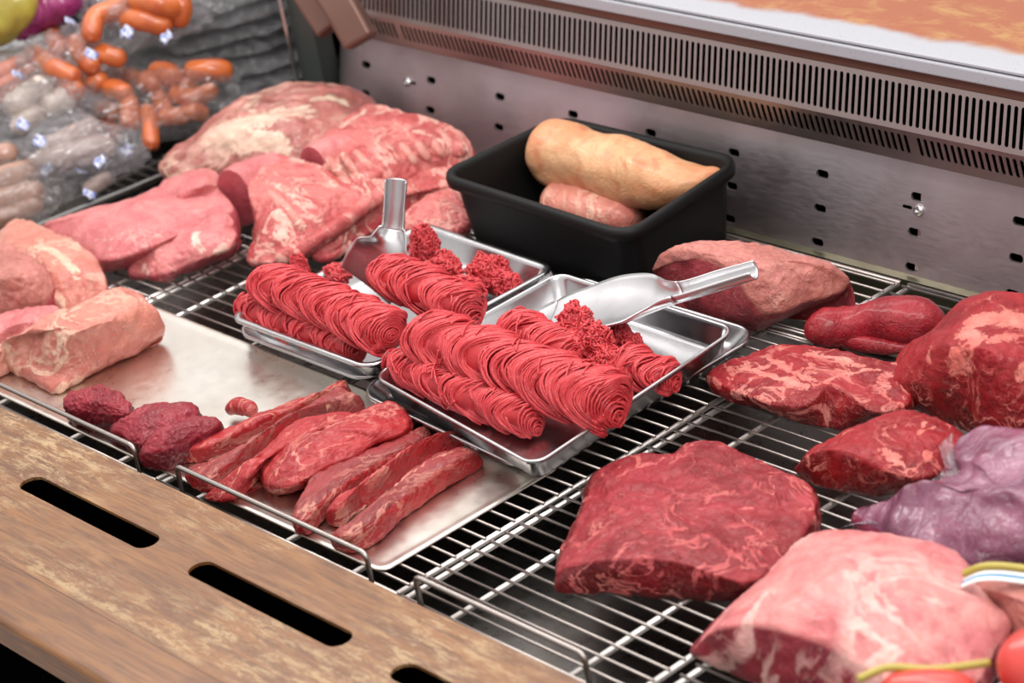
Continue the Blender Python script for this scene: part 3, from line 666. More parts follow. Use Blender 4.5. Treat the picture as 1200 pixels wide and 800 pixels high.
# ------------------------------------------------------------------ minced beef
SR = .00128
def strand_log(name, pts, R, lumps, label, z0, seed, group=None, nsc=1.14):
    """a roll of mince: bundles of thin strands draped over each other along an axis"""
    rg = np.random.default_rng(seed); A = catmull(np.array([at(x, y, z) for x, y, z in pts]), 60, closed=False)
    cum = np.concatenate([[0], np.cumsum(np.linalg.norm(np.diff(A, axis=0), axis=1))]); L = cum[-1]
    def P(u): return np.stack([np.interp(u, cum, A[:,k]) for k in range(3)], -1)
    d = A[-1]-A[0]; d[2] = 0; d /= np.linalg.norm(d); U = np.array([0,0,1.]); N = np.array([d[1],-d[0],0])
    if N@(CAM-A[0]) < 0: N = -N
    mb = MB()
    for li, (a, b, sc, bow, skew) in enumerate(lumps):
        um, hw = (a+b)/2*L, (b-a)/2*L; Rl = R*sc
        core = []; kk = 16
        for i in range(12):
            ph = -PI/2+PI*(i+.5)/12
            for j in range(kk):
                th = 2*PI*j/kk; r = Rl*.90*math.cos(ph)**.5; u = um+hw*.99*math.sin(ph)
                core.append(P(np.array([u]))[0]+r*math.cos(th)*U*.93+r*math.sin(th)*N*1.06)
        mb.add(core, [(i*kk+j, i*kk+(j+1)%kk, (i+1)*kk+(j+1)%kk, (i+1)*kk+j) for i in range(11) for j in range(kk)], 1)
        arc = 2.5*(hw+Rl*.45); n = int(arc/(SR*1.86)); ns = 22; sl = seed*3.7+li*5.1
        for s in range(n):
            ph = -PI/2*.97+PI*.97*(s+rg.uniform(-.22,.22))/n
            k = math.sin(ph); rr = Rl*(max(.05, math.cos(ph))**.5)
            th = np.linspace(-2.3+.25*math.sin(ph*7+sl), 2.35+.3*math.sin(ph*5+sl), ns)
            q = ph*3.2
            nu_ = np.array([mn.noise(Vector((q*.55+sl, t*.75, sl))) for t in th]); nr_ = np.array([mn.noise(Vector((q*1.9-sl, t*.9, sl+9))) for t in th])
            conv = 1-.38*np.sin(th)**2
            u = um+hw*k*conv + bow*Rl*np.sin(1.6*th) + skew*Rl*np.clip(th/2,-.6,1.2)**3 + .008*nu_ + rg.uniform(-.0005,.0005)+.0006*np.sin(th*4+rg.uniform(0,6))
            r = rr + .0042*nr_*min(1,rr/Rl*1.2) + .0012*math.sin(ph*9+sl) + rg.uniform(-.0005,.0005)+.0004*np.sin(th*5+rg.uniform(0,6))
            lim = .35*Rl; u = np.where(u < 0, -lim*np.tanh(-u/lim), np.where(u > L, L+lim*np.tanh((u-L)/lim), u))
            pp = P(np.clip(u, 0, L)) + (r*np.cos(th))[:,None]*U*.95 + (r*np.sin(th))[:,None]*N*nsc
            ex = np.where(u < 0, u, np.where(u > L, u-L, 0)); pp += ex[:,None]*d
            pp[:,2] = np.maximum(pp[:,2], z0+SR)
            mb.tube(pp, SR*rg.uniform(.92,1.08), 6, 0, ref=d)
        # a few loose ends curling off the bundle
        for s in range(5):
            th0 = rg.uniform(-1.2,1.4); th = np.linspace(th0, th0+rg.uniform(.5,1.2), 12); u = um+hw*rg.uniform(-.9,.9)+np.linspace(0, rg.uniform(-.02,.02), 12)
            r = Rl*1.03+.001*np.sin(np.linspace(0,3,12)); pp = P(np.clip(u,0,L))+(r*np.cos(th))[:,None]*U+(r*np.sin(th))[:,None]*N
            mb.tube(pp, SR, 5, 0)
    for en, sg in ((0, -1), (len(lumps)-1, 1)):   # the coiled ends
        Rl = R*lumps[en][2]*.86; base = P(np.array([0.0 if sg < 0 else L]))[0]; tn = Rl/(SR*1.9); a = np.linspace(0, tn*2*PI, int(tn*14))
        for off in (0, PI*.7):
            rr = Rl*(1-a/a[-1])*(1+.06*np.sin(a*2+off)); ex_ = .42*R*(1-.55*(rr/Rl)**2)-(.0 if off == 0 else .0015)
            rr = rr*(1+.12*np.sin(a+off*3)); cy = (.2 if seed == 12 else .78)*Rl*(1-rr/Rl)*(1+.25*np.sin(a*.37+seed)); pp = base+sg*d*ex_[:,None]-U*cy[:,None]+(rr*np.cos(a+off))[:,None]*U*.95+(rr*np.sin(a+off))[:,None]*N*nsc; pp[:,2] = np.maximum(pp[:,2], z0+SR)
            mb.tube(pp[:-4], SR, 5, 0)
        kk = 14; core = [base+sg*d*(.30*R*(1-(q_/4)**2*.6))+Rl*q_/4*(math.cos(2*PI*j/kk)*U*.95+math.sin(2*PI*j/kk)*N*nsc) for q_ in (0.05,1,2,3,4) for j in range(kk)]
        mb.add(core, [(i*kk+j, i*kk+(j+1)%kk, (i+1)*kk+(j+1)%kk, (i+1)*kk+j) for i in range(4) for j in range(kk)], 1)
    o = mb.build(name, None, mats=[M['mince'], M['mincedark']]); tag(o, label, 'minced meat', group); return o
def crumble(name, blobs, label, seed, z0, n=420, ln=(.005,.014)):
    """a broken lump of mince: short bent strands in random directions over a few blobs"""
    rg = np.random.default_rng(seed); mb = MB()
    for (px, py, z, rx, ry, rz) in blobs:
        c = at(px, py, z); kk = 20; core = []; so = rg.uniform(0, 50)
        def lump(v): return 1+.30*mn.noise(Vector((v[0]*1.6+so, v[1]*1.6, v[2]*1.6)))+.16*mn.noise(Vector((v[0]*5+so, v[1]*5, v[2]*5)))
        for i in range(10):
            ph = -PI/2+PI*(i+.5)/10
            for j in range(kk):
                th = 2*PI*j/kk; v = np.array([math.cos(ph)*math.cos(th), math.cos(ph)*math.sin(th), math.sin(ph)]); core.append(c+.96*lump(v)*v*np.array([rx,ry,rz]))
        for q in core: q[2] = max(q[2], z0)
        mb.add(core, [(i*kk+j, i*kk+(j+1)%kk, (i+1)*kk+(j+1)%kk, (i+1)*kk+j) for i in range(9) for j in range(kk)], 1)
        m = int(n*(rx*ry+rz*(rx+ry))/(.03*.02+.02*.05))
        for s in range(m):
            v = rg.normal(size=3); v /= np.linalg.norm(v); v[2] = abs(v[2])*1.0-.25*rg.random(); t = np.cross(v, rg.normal(size=3)); t /= np.linalg.norm(t)
            l = rg.uniform(*ln); k = 8; pts = []; w = rg.uniform(-90, 90); rad = 1.0+rg.uniform(-.10,.07)
            for i in range(k):
                pts.append(c+v/np.linalg.norm(v)*np.array([rx,ry,rz])*rad*lump(v/np.linalg.norm(v))); v = v+t*(l/k)/((rx+ry+rz)/3); v /= np.linalg.norm(v)
                a = w*(l/k); t = t*math.cos(a)+np.cross(v, t)*math.sin(a); t -= v*(t@v); t /= np.linalg.norm(t)
            pts = np.array(pts); pts[:,2] = np.maximum(pts[:,2], z0+SR)
            mb.tube(pts, SR*rg.uniform(.9,1.15), 5, 0)
    o = mb.build(name, None, mats=[M['mince'], M['mincedark']]); tag(o, label, 'minced meat'); return o
FZ = .0225
G1 = 'minced beef rolls in the left tray'; G2 = 'minced beef rolls in the right tray'
strand_log('minced_beef_roll', [(292,360,.044),(350,384,.044),(415,407,.044)], .0205, [(-.02,.24,.98,-.50,.55),(.18,.48,1.02,-.50,.55),(.44,.72,.97,-.50,.55),(.68,1.04,.97,-.50,.55)], 'low front roll of mince along the front edge of the left tray', FZ, 11, nsc=1.0)
strand_log('minced_beef_roll', [(318,333,.078),(380,356,.077),(452,388,.075)], .0262, [(-.10,.20,1.0,-.50,.55),(.12,.42,.98,-.50,.55),(.36,.66,.95,-.50,.55),(.60,.86,1.0,-.50,.55),(.74,1.10,1.0,-.50,.55)], 'upper roll of mince lying on the front roll in the left tray', FZ, 12)
strand_log('minced_beef_roll', [(455,322,.082),(500,340,.078),(548,362,.07)], .0265, [(-.12,.32,.95,-.50,.55),(.2,.68,1.05,-.50,.55),(.58,1.08,.95,-.50,.55)], 'short rear roll of mince resting against the scoop in the left tray', FZ, 13)
crumble('minced_beef_heap', [(497,290,.060,.020,.016,.026),(520,318,.055,.022,.02,.02),(545,345,.045,.022,.024,.018),(574,322,.048,.026,.022,.023),(596,336,.042,.016,.016,.018)], 'loose crumbled mince heaped in the back corner of the left tray', 21, FZ, 420)
crumble('minced_beef_heap', [(395,322,.045,.022,.013,.012),(352,316,.055,.012,.01,.02)], 'small bit of mince behind the rolls beside the left scoop blade', 22, FZ, 400)
strand_log('minced_beef_roll', [(468,426,.045),(545,461,.045),(622,490,.044)], .0215, [(-.03,.26,1.0,-.50,.55),(.18,.46,1.0,-.50,.55),(.40,.70,1.02,-.50,.55),(.64,1.03,.98,-.50,.55)], 'low front roll of mince along the front edge of the right tray', FZ, 14, nsc=1.0)
strand_log('minced_beef_roll', [(507,398,.073),(580,422,.072),(660,452,.068),(712,470,.066)], .0315, [(-.14,.22,1.0,-.50,.55),(.12,.46,1.02,-.50,.55),(.38,.62,.98,-.50,.55),(.52,.86,1.03,-.50,.55),(.70,1.10,1.0,-.50,.55)], 'large upper roll of mince lying across the right tray', FZ, 15)
strand_log('minced_beef_roll', [(606,385,.062),(640,402,.06),(672,414,.06)], .023, [(-.2,.5,1.0,-.50,.55),(.3,1.1,1.0,-.50,.55)], 'short rear roll of mince behind the large roll in the right tray', FZ, 16)
crumble('minced_beef_heap', [(676,385,.070,.016,.020,.026),(697,408,.060,.020,.022,.030),(712,426,.05,.018,.018,.02)], 'tall broken chunk of mince standing in the middle of the right tray', 23, FZ, 420, (.005,.012))
crumble('minced_beef_heap', [(728,396,.050,.012,.012,.018),(741,406,.046,.014,.012,.014)], 'small broken chunk of mince below the right scoop blade', 24, FZ, 420, (.005,.012))
strand_log('minced_beef_roll', [(738,425,.048),(762,438,.044),(784,442,.04)], .021, [(-.3,.6,1.0,-.50,.55),(.3,1.2,.9,-.50,.55)], 'small end roll of mince by the front right corner of the right tray', FZ, 17)

# ------------------------------------------------------------------ scoops
def scoop2(label, handle, blade, up, hr):
    root = empty('metal_scoop', at(*blade[-1][0])); tag(root, label, 'scoop')
    up = np.array(up, float); k = 21
    S_ = handle+blade; C = np.array([at(*s[0]) for s in S_]); W = np.array([[s[1], s[2], s[3]] for s in S_])
    n_ = 70; A = catmull(np.hstack([C, W]), n_, closed=False); T = np.gradient(A[:, :3], axis=0); T /= np.linalg.norm(T, axis=1)[:,None]
    rows = []
    for i in range(n_):
        s = np.cross(T[i], up); s /= np.linalg.norm(s); n = np.cross(s, T[i]); 
        w, dp, wrap = A[i,3], A[i,4], max(.05, min(1, A[i,5])); row = []
        for j in range(k):
            a = -1+2*j/(k-1); ph = a*PI*.62
            c1 = s*w*math.sin(ph)/1.0+n*(w*(1-math.cos(ph)))*1.0
            c2 = s*w*a+n*(dp*abs(a)**3)
            row.append(A[i,:3]+c1*wrap+c2*(1-wrap))
        rows.append(row)
    rows = np.array(rows); cumd = np.concatenate([[0], np.cumsum(np.linalg.norm(np.diff(A[:, :3], axis=0), axis=1))])
    hl = sum(np.linalg.norm(C[i+1]-C[i]) for i in range(len(handle)-1)); isp = int(np.searchsorted(cumd, hl))
    for nm, i0, i1 in (('handle', 0, isp+1), ('blade', isp, n_)):
        V = rows[i0:i1].reshape(-1,3); m = i1-i0
        o = mesh(nm, V, [(r*k+j, r*k+j+1, (r+1)*k+j+1, (r+1)*k+j) for r in range(m-1) for j in range(k-1)], M['scoop'], root)
        so = o.modifiers.new('solid', 'SOLIDIFY'); so.thickness = .0018; so.offset = 0
    return root
scoop2('aluminium scoop with its handle pointing straight up in the left mince tray',
       [((466,209,.175),.0125,.004,1.0),((464,240,.145),.0120,.004,1.0),((462,268,.118),.0135,.004,1.0)],
       [((458,284,.106),.022,.006,.3),((452,297,.094),.036,.006,0),((442,314,.076),.040,.005,0),((430,334,.056),.038,.002,0)], (.7,-.55,.75), .012)
scoop2('aluminium scoop with its handle leaning over the right tray towards the pork loin',
       [((888,324,.125),.0105,.004,1.0),((850,336,.112),.0115,.004,1.0),((800,351,.097),.0125,.004,.9)],
       [((778,357,.088),.024,.008,.3),((750,362,.078),.044,.012,0),((712,368,.064),.052,.011,0),((668,378,.046),.050,.006,0),((640,386,.034),.046,.003,0)], (.1,-.2,1), .012)

# ------------------------------------------------------------------ beef on the right
slab('beef_joint', M['steak'],
     [(654,670,.014),(672,662,.028),(705,656,.040),(740,653,.044),(779,655,.044),(828,669,.040),(871,681,.036),(900,672,.03),(925,645,.03),(944,620,.03),(955,592,.030),(949,568,.032),(920,552,.036),(871,533,.038),(828,517,.036),(804,519,.034),(782,530,.036),(746,535,.032),(717,543,.026),(695,560,.022),(684,596,.018),(668,636,.014)],
     [(652,694),(668,698),(700,699),(740,702),(779,703),(820,706),(868,704),(905,694),(938,662),(952,636),(962,606),(952,582),(920,572),(871,556),(828,540),(804,541),(782,550),(746,550),(717,556),(693,573),(680,608),(662,650)],
     c=(790,600,.046), dome=2.6, amp=.0042, sc=26, fine=.0016, seed=3.3, bulge=.003, label='large flat slab of red beef lying alone on the rack in the middle', cat='beef',
     marks=[(.0020,.04,[(745,592),(775,600),(800,612)]),(.0018,.04,[(800,575),(840,600),(880,596)]),(.002,.04,[(735,640),(760,628),(800,640)]),(.0016,.04,[(860,600),(900,630)]),(.0016,.04,[(700,640),(712,600),(735,580)]),(.0016,.04,[(845,640),(870,655)])])
slab('beef_joint', M['fatcap'],
     [(813,757,.012),(826,743,.035),(862,731,.058),(910,734,.068),(958,748,.070),(1000,768,.068),(1040,800,.065),(1090,830,.06),(1142,800,.045),(1160,772,.04),(1184,738,.042),(1177,716,.050),(1144,684,.058),(1132,660,.056),(1103,637,.06),(1055,627,.06),(1031,622,.058),(987,620,.055),(953,625,.05),(920,648,.045),(891,683,.036),(855,712,.028)],
     [(814,768),(837,786),(862,798),(900,815),(945,835),(985,860),(1025,880),(1090,890),(1145,840),(1165,800),(1186,765),(1180,745),None,None,None,None,None,None,None,None,(890,700),(845,735)],
     c=(1010,700,.088), dome=2.2, amp=.004, sc=18, fine=.0012, seed=8.1, bulge=.005, label='big beef joint topped with pale pink fat at the bottom right', cat='beef')
slab('beef_joint', M['roundbeef'],
     [(1042,450,.022),(1062,447,.040),(1090,450,.052),(1120,456,.056),(1140,470,.050),(1156,490,.040),(1200,498,.04),(1260,470,.05),(1270,400,.08),(1235,352,.10),(1200,343,.105),(1157,339,.102),(1131,349,.092),(1106,372,.075),(1083,392,.055),(1056,410,.035),(1046,430,.028)],
     [(1044,462),(1065,478),(1097,493),(1120,503),(1135,509),(1160,520),(1200,530),None,None,None,None,None,None,None,None,None,None],
     c=(1160,410,.112), dome=2.0, amp=.003, sc=20, fine=.001, seed=5.5, bulge=.004, label='tall rounded beef joint with white fat patches at the right edge', cat='beef',
     marks=[(.015,.11,[(1140,374),(1172,372),(1205,378)]),(.012,.10,[(1136,398),(1144,410)]),(.013,.092,[(1118,422),(1126,434)]),(.008,.108,[(1166,402),(1182,398)]),(.008,.095,[(1192,442),(1204,432)]),(.005,.08,[(1086,420),(1104,405)])])
slab('beef_steak', M['marbled'],
     [(833,436,.020),(838,446,.022),(860,457,.024),(895,470,.026),(932,477,.028),(955,468,.036),(968,450,.042),(1000,466,.040),(1028,483,.030),(1062,474,.026),(1066,450,.03),(1056,428,.032),(1015,418,.034),(981,410,.034),(944,406,.032),(902,407,.032),(876,414,.03),(850,426,.024)],
     [(832,446),(839,460),(857,471),(895,479),(930,492),(955,500),(972,505),(995,506),(1026,492),(1064,484),None,None,None,None,None,None,None,None],
     c=(940,435,.036), dome=2.4, amp=.0028, sc=28, fine=.0013, seed=9.2, label='flat heavily marbled beef piece beside the right tray corner', cat='beef',
     marks=[(.004,.035,[(868,428),(905,440),(945,455)]),(.004,.035,[(900,420),(935,440),(958,450)]),(.004,.035,[(945,415),(985,420),(1010,430)]),(.003,.035,[(965,452),(985,440),(1030,432)]),(.004,.035,[(1030,445),(1040,450)]),(.0025,.03,[(862,466),(900,478),(925,482)]),(.0025,.035,[(884,455),(892,448)])])
slab('beef_steak', M['roundbeef'],
     [(935,546,.014),(944,534,.034),(968,526,.048),(990,529,.050),(1018,540,.048),(1045,553,.042),(1068,560,.036),(1098,556,.034),(1118,532,.036),(1125,508,.042),(1092,486,.048),(1060,478,.048),(1030,488,.045),(1000,500,.042),(970,517,.034),(950,530,.026)],
     [(936,553),(945,564),(960,574),(985,580),(1010,583),(1030,583),(1060,578),(1098,572),None,None,None,None,None,None,(962,530),(944,540)],
     c=(1045,515,.054), dome=2.2, amp=.0025, sc=24, fine=.001, seed=4.4, label='wedge of beef with an orange tinged top in front of the tall joint', cat='beef',
     marks=[(.0045,.05,[(1035,531),(1060,541),(1085,546),(1092,525)]),(.002,.05,[(1040,505),(1075,512),(1095,500)]),(.002,.05,[(1075,512),(1082,495)]),(.002,.045,[(948,524),(985,508),(1000,503)])])
# tenderloin piece
tl = roundtube('beef_tenderloin', M['tender'], [at(944,390,.020),at(965,385,.025),at(990,384,.022),at(1020,378,.027),at(1055,376,.03),at(1085,378,.028),at(1108,384,.022)], [.012,.022,.022,.021,.026,.028,.026,.018], nL=70, nC=36, amp=.0016, sc=40, fine=.0006, z0=0,
     label='short rounded beef tenderloin tip in front of the pork loin', cat='beef')
roundtube('trimming_flap', M['tender'], [at(985,398,.012),at(1020,404,.012),(at(1055,407,.010)),at(1075,408,.008)], [.008,.010,.009,.005], parent=tl, nL=30, nC=14, amp=.001, sc=50, z0=0)
# pork loin block behind the right tray
slab('pork_loin', M['loin'],
     [(764,318,.050),(770,303,.066),(785,298,.078),(812,297,.086),(840,306,.088),(862,321,.082),(878,345,.066),(893,364,.046),(915,366,.045),(945,355,.045),(975,347,.045),(992,338,.045),(996,327,.055),(975,311,.066),(933,297,.078),(890,286,.088),(850,281,.094),(805,285,.09),(775,295,.078)],
     [(778,338),(784,346),(792,356),(805,366),(830,378),(852,387),(872,389),(893,388),(914,376),(938,366),(968,358),(990,346),None,None,None,None,None,None,None],
     c=(890,310,.094), dome=2.4, amp=.003, sc=20, fine=.0012, seed=6.1, bulge=.006, label='thick pork loin with a smooth cut end behind the right tray', cat='pork', marks=[])

# ------------------------------------------------------------------ pork rind rolls in the bin
RZ = -.040
def rr_(x, y, z, hx, hy, r, hz=0): return dict(c=at(x, y, z+RZ), h=(hx, hy, hz), r=r)
loft('pork_rind_roll', M['skin'], [rr_(622,184,.118,.010,-.026,.028), rr_(640,182,.12,.014,-.034,.040), rr_(668,186,.12,.014,-.036,.042), rr_(700,194,.12,.014,-.036,.037), rr_(735,202,.12,.014,-.038,.040), rr_(765,210,.12,.013,-.037,.036), rr_(795,213,.12,.012,-.032,.024), rr_(822,208,.125,.009,-.020,.012), rr_(838,203,.128,.008,-.012,.009), rr_(848,201,.13,.004,-.006,.004)],
     z0=.004, n=2.3, e=.06, amp=.005, sc=15, fine=.0006, clampz=False, seed=3.7, label='long folded yellowish pork rind piece on top inside the black bin', cat='pork')
loft('pork_rind_roll', M['porkpale'], [rr_(640,232,.078,.012,-.028,.020), rr_(670,240,.078,.014,-.032,.024), rr_(710,248,.076,.014,-.032,.024), rr_(752,254,.072,.012,-.028,.020)],
     z0=.004, n=2.3, e=.14, amp=.003, sc=18, clampz=False, label='pink pork rind piece lying underneath in the black bin', cat='pork')

# ------------------------------------------------------------------ vacuum packed beef
vp_ = empty('vacuum_pack', at(1120,590,0)); tag(vp_, 'glossy purple vacuum packed meat between the beef wedge and the pink joint', 'packed meat')
slab('packed_meat', M['purple'],
     [(1010,604,.012),(1025,594,.022),(1060,582,.035),(1085,570,.045),(1118,556,.06),(1112,530,.07),(1122,510,.078),(1155,500,.085),(1200,502,.088),(1262,520,.08),(1280,600,.07),(1250,660,.04),(1180,664,.03),(1140,664,.03),(1080,650,.03),(1040,625,.02)],
     None, c=(1175,570,.095), dome=2.0, amp=.013, sc=13, fine=.0008, seed=2.2, bulge=.008, parent=vp_)
def sheetmesh(name, grid, mat, parent, amp=.003, sc=40, seed=1.0, nu=40, nv=20):
    g = np.array([[at(*p) for p in row] for row in grid]); m, n = g.shape[:2]
    A = np.array([catmull(g[i], nu, closed=False) for i in range(m)]); B = np.array([catmull(A[:, j], nv, closed=False) for j in range(nu)])
    V = B.reshape(-1,3); V = V+np.array([[0,0,amp*fbm(p, sc, 3, seed)] for p in V])
    return mesh(name, V, [(i*nv+j, (i+1)*nv+j, (i+1)*nv+j+1, i*nv+j+1) for i in range(nu-1) for j in range(nv-1)], mat, parent)
sheetmesh('clear_film', [[(985,618,.006),(1040,590,.012),(1085,566,.035),(1104,552,.06)],[(1005,614,.014),(1055,590,.03),(1098,572,.048),(1122,556,.066)],[(1030,615,.024),(1075,596,.042),(1110,580,.056),(1140,562,.075)]], M['flap'], vp_, .003, 35)
sheetmesh('clear_film', [[(1100,520,.055),(1108,512,.068),(1116,508,.078)],[(1104,535,.06),(1110,540,.066),(1120,545,.074)],[(1112,562,.055),(1122,566,.062),(1135,566,.07)]], M['flap'], vp_, .005, 50, 4.0)

# ------------------------------------------------------------------ beef strips on the flat sheet
def zc(l, s=.38333, ox=200, oy=420): return [(ox+x*s, oy+y*s) for x, y in l]
ZS = .003
def strip(name, mat, near, far, h, label, marks=None, n=4.6, seed=None, amp=.0026, sc=34, cat='beef', e=.07, z0=ZS, hs=None, fine=.0011, **k):
    N_, F_ = zc(near), zc(far); secs = [(N_[i], F_[i], (hs[i] if hs else h)) for i in range(len(N_))]
    def wide(sc_):
        a = at(*sc_[0], z0); b = at(*sc_[1], z0+sc_[2]); m_ = (a+b)/2; return dict(c=(m_[0], m_[1], z0+sc_[2]/2), h=tuple((b-a)[:2]*.56)+(0,), r=sc_[2]/2)
    secs = [wide(q) for q in secs]
    return loft(name, mat, secs, z0=z0, n=n, nL=110, nC=56, amp=amp, sc=sc, fine=fine, e=e, marks=marks, seed=seed, label=label, cat=cat, side=1.0, **k)
strip('beef_strip', M['stripbeef'], [(18,318),(110,318),(200,282),(290,232),(400,182),(500,128),(556,100)], [(15,296),(90,252),(180,205),(280,162),(390,120),(490,92),(548,74)], .016, 'long thin beef strip lying furthest left among the strips on the sheet', seed=1.5, hs=[.012,.02,.022,.02,.018,.02,.02])
strip('beef_strip', M['stripdry'], [(45,382),(130,412),(205,362),(262,312),(330,262),(420,205),(520,160),(590,172)], [(60,322),(140,300),(215,262),(285,220),(350,178),(430,145),(530,118),(596,100)], .02, 'second beef strip from the left with browned fat edge', seed=2.5, hs=[.014,.022,.024,.024,.024,.024,.03,.03], amp=.003,
      marks=[(.002,.024,zc([(240,300),(330,228),(420,172),(520,130)])),(.0015,.024,zc([(80,330),(180,290)]))])
slab('beef_steak', M['stripbeef'], [(x,y,h) for (x,y),h in zip(zc([(118,418),(185,375),(262,300),(330,235),(400,190),(500,168),(560,168),(610,172),(662,130),(705,150),(728,195),(700,232),(622,256),(560,300),(480,330),(410,372),(340,395),(300,378),(275,335),(235,380),(180,425)]),
     [.008,.016,.022,.026,.03,.03,.03,.032,.036,.032,.026,.026,.026,.026,.026,.026,.022,.022,.024,.016,.010])],
     [zc([p])[0] if p else None for p in [(118,425),None,None,None,None,None,None,None,None,(712,180),(732,215),(702,256),(625,280),(565,322),(485,352),(412,394),(340,408),(295,392),(272,356),(236,400),(182,438)]],
     c=None, z0=ZS, dome=2.4, amp=.003, sc=30, fine=.0012, seed=7.7, nA=240, label='broad flat beef steak in the middle of the strips on the sheet', cat='beef',
     marks=[(.0018,.025,zc([(180,365),(250,310),(300,262)])),(.0015,.025,zc([(300,260),(380,205)]))])
strip('beef_strip', M['stripdry'], [(368,536),(420,545),(480,492),(560,428),(640,372),(730,318),(800,262)], [(395,430),(430,350),(500,316),(580,288),(660,250),(740,215),(792,204)], .022, 'beef strip with a dry brown edge next to the broad steak', seed=3.5, hs=[.022,.026,.026,.024,.022,.02,.012], n=4.2,
      marks=[(.0014,.025,zc([(400,470),(450,380),(560,310)]))])
strip('beef_strip', M['stripbeef'], [(472,512),(520,520),(590,460),(660,402),(740,345),(830,300),(912,272)], [(482,450),(520,405),(600,370),(660,325),(740,265),(820,222),(880,215)], .026, 'middle one of the three long beef strips at the right of the sheet', seed=4.5, hs=[.02,.026,.028,.028,.028,.028,.022], n=4.2,
      marks=[(.0026,.028,zc([(600,372),(660,340),(690,325)])),(.0014,.028,zc([(500,480),(600,420),(660,390)]))])
strip('beef_strip', M['stripdry'], [(482,582),(560,600),(640,560),(720,490),(800,428),(880,378),(955,328)], [(510,530),(580,470),(650,410),(720,345),(800,290),(880,268),(948,280)], .026, 'frontmost beef strip nearest the right edge of the sheet', seed=5.5, hs=[.018,.026,.028,.026,.026,.026,.018], n=4.2,
      marks=[(.0022,.028,zc([(690,385),(720,350),(730,340)])),(.0018,.028,zc([(640,420),(780,320),(900,275)]))])
roundtube('beef_trimming', M['stripbeef'], [at(267,484,.010),at(276,476,.018),at(290,478,.017),at(300,486,.010)], [.006,.010,.010,.006], nL=30, nC=18, amp=.002, sc=60, z0=ZS, label='tiny curled beef trimming lying alone behind the strips on the sheet', cat='beef')
# dark red beef
slab('beef_chunk', M['darkbeef'], [(76,473,.030),(82,461,.036),(100,455,.038),(120,453,.038),(136,461,.038),(151,474,.034),(150,486,.030),(132,485,.030),(105,482,.030),(86,480,.030)],
     [(82,492),None,None,None,None,(156,492),(152,504),(132,506),(106,504),(90,500)], z0=ZS, c=(112,470,.040), dome=2.4, amp=.0045, sc=45, fine=.002, seed=1.1, bulge=.004, nA=140, label='leftmost dark red beef chunk with folds behind the guard rail', cat='beef')
slab('beef_chunk', M['darkbeef'], [(131,503,.022),(145,492,.028),(160,480,.030),(182,474,.032),(205,472,.032),(225,473,.032),(232,484,.030),(220,494,.028),(205,503,.028),(185,511,.026),(165,519,.026),(150,512,.024)],
     [(134,515),None,None,None,None,None,(236,496),(222,508),(208,520),(188,530),(167,536),(150,526)], z0=ZS, dome=2.6, amp=.0035, sc=40, fine=.0012, seed=2.1, nA=140, label='middle dark red beef chunk of the three', cat='beef')
slab('beef_chunk', M['darkbeef'], [(165,525,.024),(180,512,.028),(205,500,.030),(228,491,.032),(252,490,.032),(256,497,.030),(240,507,.028),(220,517,.026),(198,525,.026),(180,530,.024)],
     [(170,545),None,None,None,None,(254,518),(240,530),(220,542),(198,552),(180,552)], z0=ZS, dome=2.6, amp=.003, sc=40, fine=.0012, seed=3.1, nA=140, label='right hand dark red beef chunk next to the beef strips', cat='beef')

# ------------------------------------------------------------------ pork and veal on the left
slab('pork_joint', M['porkpale'],
     [(2,402,.040),(12,396,.050),(50,374,.062),(103,352,.066),(136,338,.068),(165,345,.060),(182,360,.050),(189,382,.028),(170,392,.028),(124,412,.028),(84,430,.024),(70,440,.018),(40,428,.022),(16,415,.026)],
     [(4,420),None,None,None,None,None,None,(184,400),(165,412),(124,430),(90,450),(70,463),(42,450),(16,434)],
     z0=ZS, c=(95,388,.070), dome=2.2, amp=.004, sc=24, fine=.0012, seed=4.9, bulge=.006, label='pale pink pork piece with creamy fat resting on the left end of the sheet', cat='pork',
     marks=[(.004,.06,[(75,395),(110,388),(130,380)]),(.004,.06,[(60,405),(90,395)]),(.005,.06,[(120,365),(130,378)]),(.004,.03,[(70,452),(100,436),(140,412),(175,395)]),(.004,.06,[(20,408),(50,404)])])
slab('pork_loin', M['pork'],
     [(46,272,.03),(50,263,.040),(82,250,.050),(124,238,.056),(165,228,.060),(195,214,.060),(235,212,.058),(262,226,.055),(272,246,.05),(240,262,.045),(205,278,.045),(175,290,.045),(150,300,.04),(124,305,.038),(95,298,.03),(70,285,.028)],
     [(52,284),None,None,None,None,None,None,None,None,(240,275),(208,292),(178,306),(154,314),(124,320),(95,312),(70,296)],
     c=(160,252,.064), dome=2.2, amp=.003, sc=18, fine=.0008, seed=5.9, bulge=.006, label='long smooth pork loin lying behind the fatty pork chunk on the left rack', cat='pork')
slab('pork_chunk', M['pork'],
     [(152,315,.012),(165,300,.024),(182,288,.034),(200,278,.042),(231,262,.050),(258,248,.056),(272,256,.05),(276,275,.038),(268,290,.03),(245,300,.028),(222,308,.026),(200,318,.02),(180,322,.014)],
     [(152,320),None,None,None,None,None,None,(279,288),(262,303),(243,312),(222,320),(196,330),(172,327)],
     c=(225,285,.046), dome=2.0, amp=.006, sc=30, fine=.001, seed=6.9, bulge=.004, label='lumpy pink pork chunk with white fat between the loin and the rib rack', cat='pork',
     marks=[(.006,.04,[(182,290),(195,282)]),(.006,.045,[(230,275),(234,290),(222,302)]),(.005,.03,[(246,300),(262,292),(270,284)]),(.004,.02,[(165,312),(172,318)]),(.004,.03,[(205,316),(225,312)])])
slab('pork_loin', M['pork'],
     [(180,232,.05),(190,214,.056),(215,202,.060),(240,196,.060),(256,205,.055),(256,225,.05),(235,240,.045),(205,245,.045)], None, c=(235,220,.072), amp=.003, seed=7.9, label='pork loin end mostly hidden behind the long smooth loin', cat='pork')
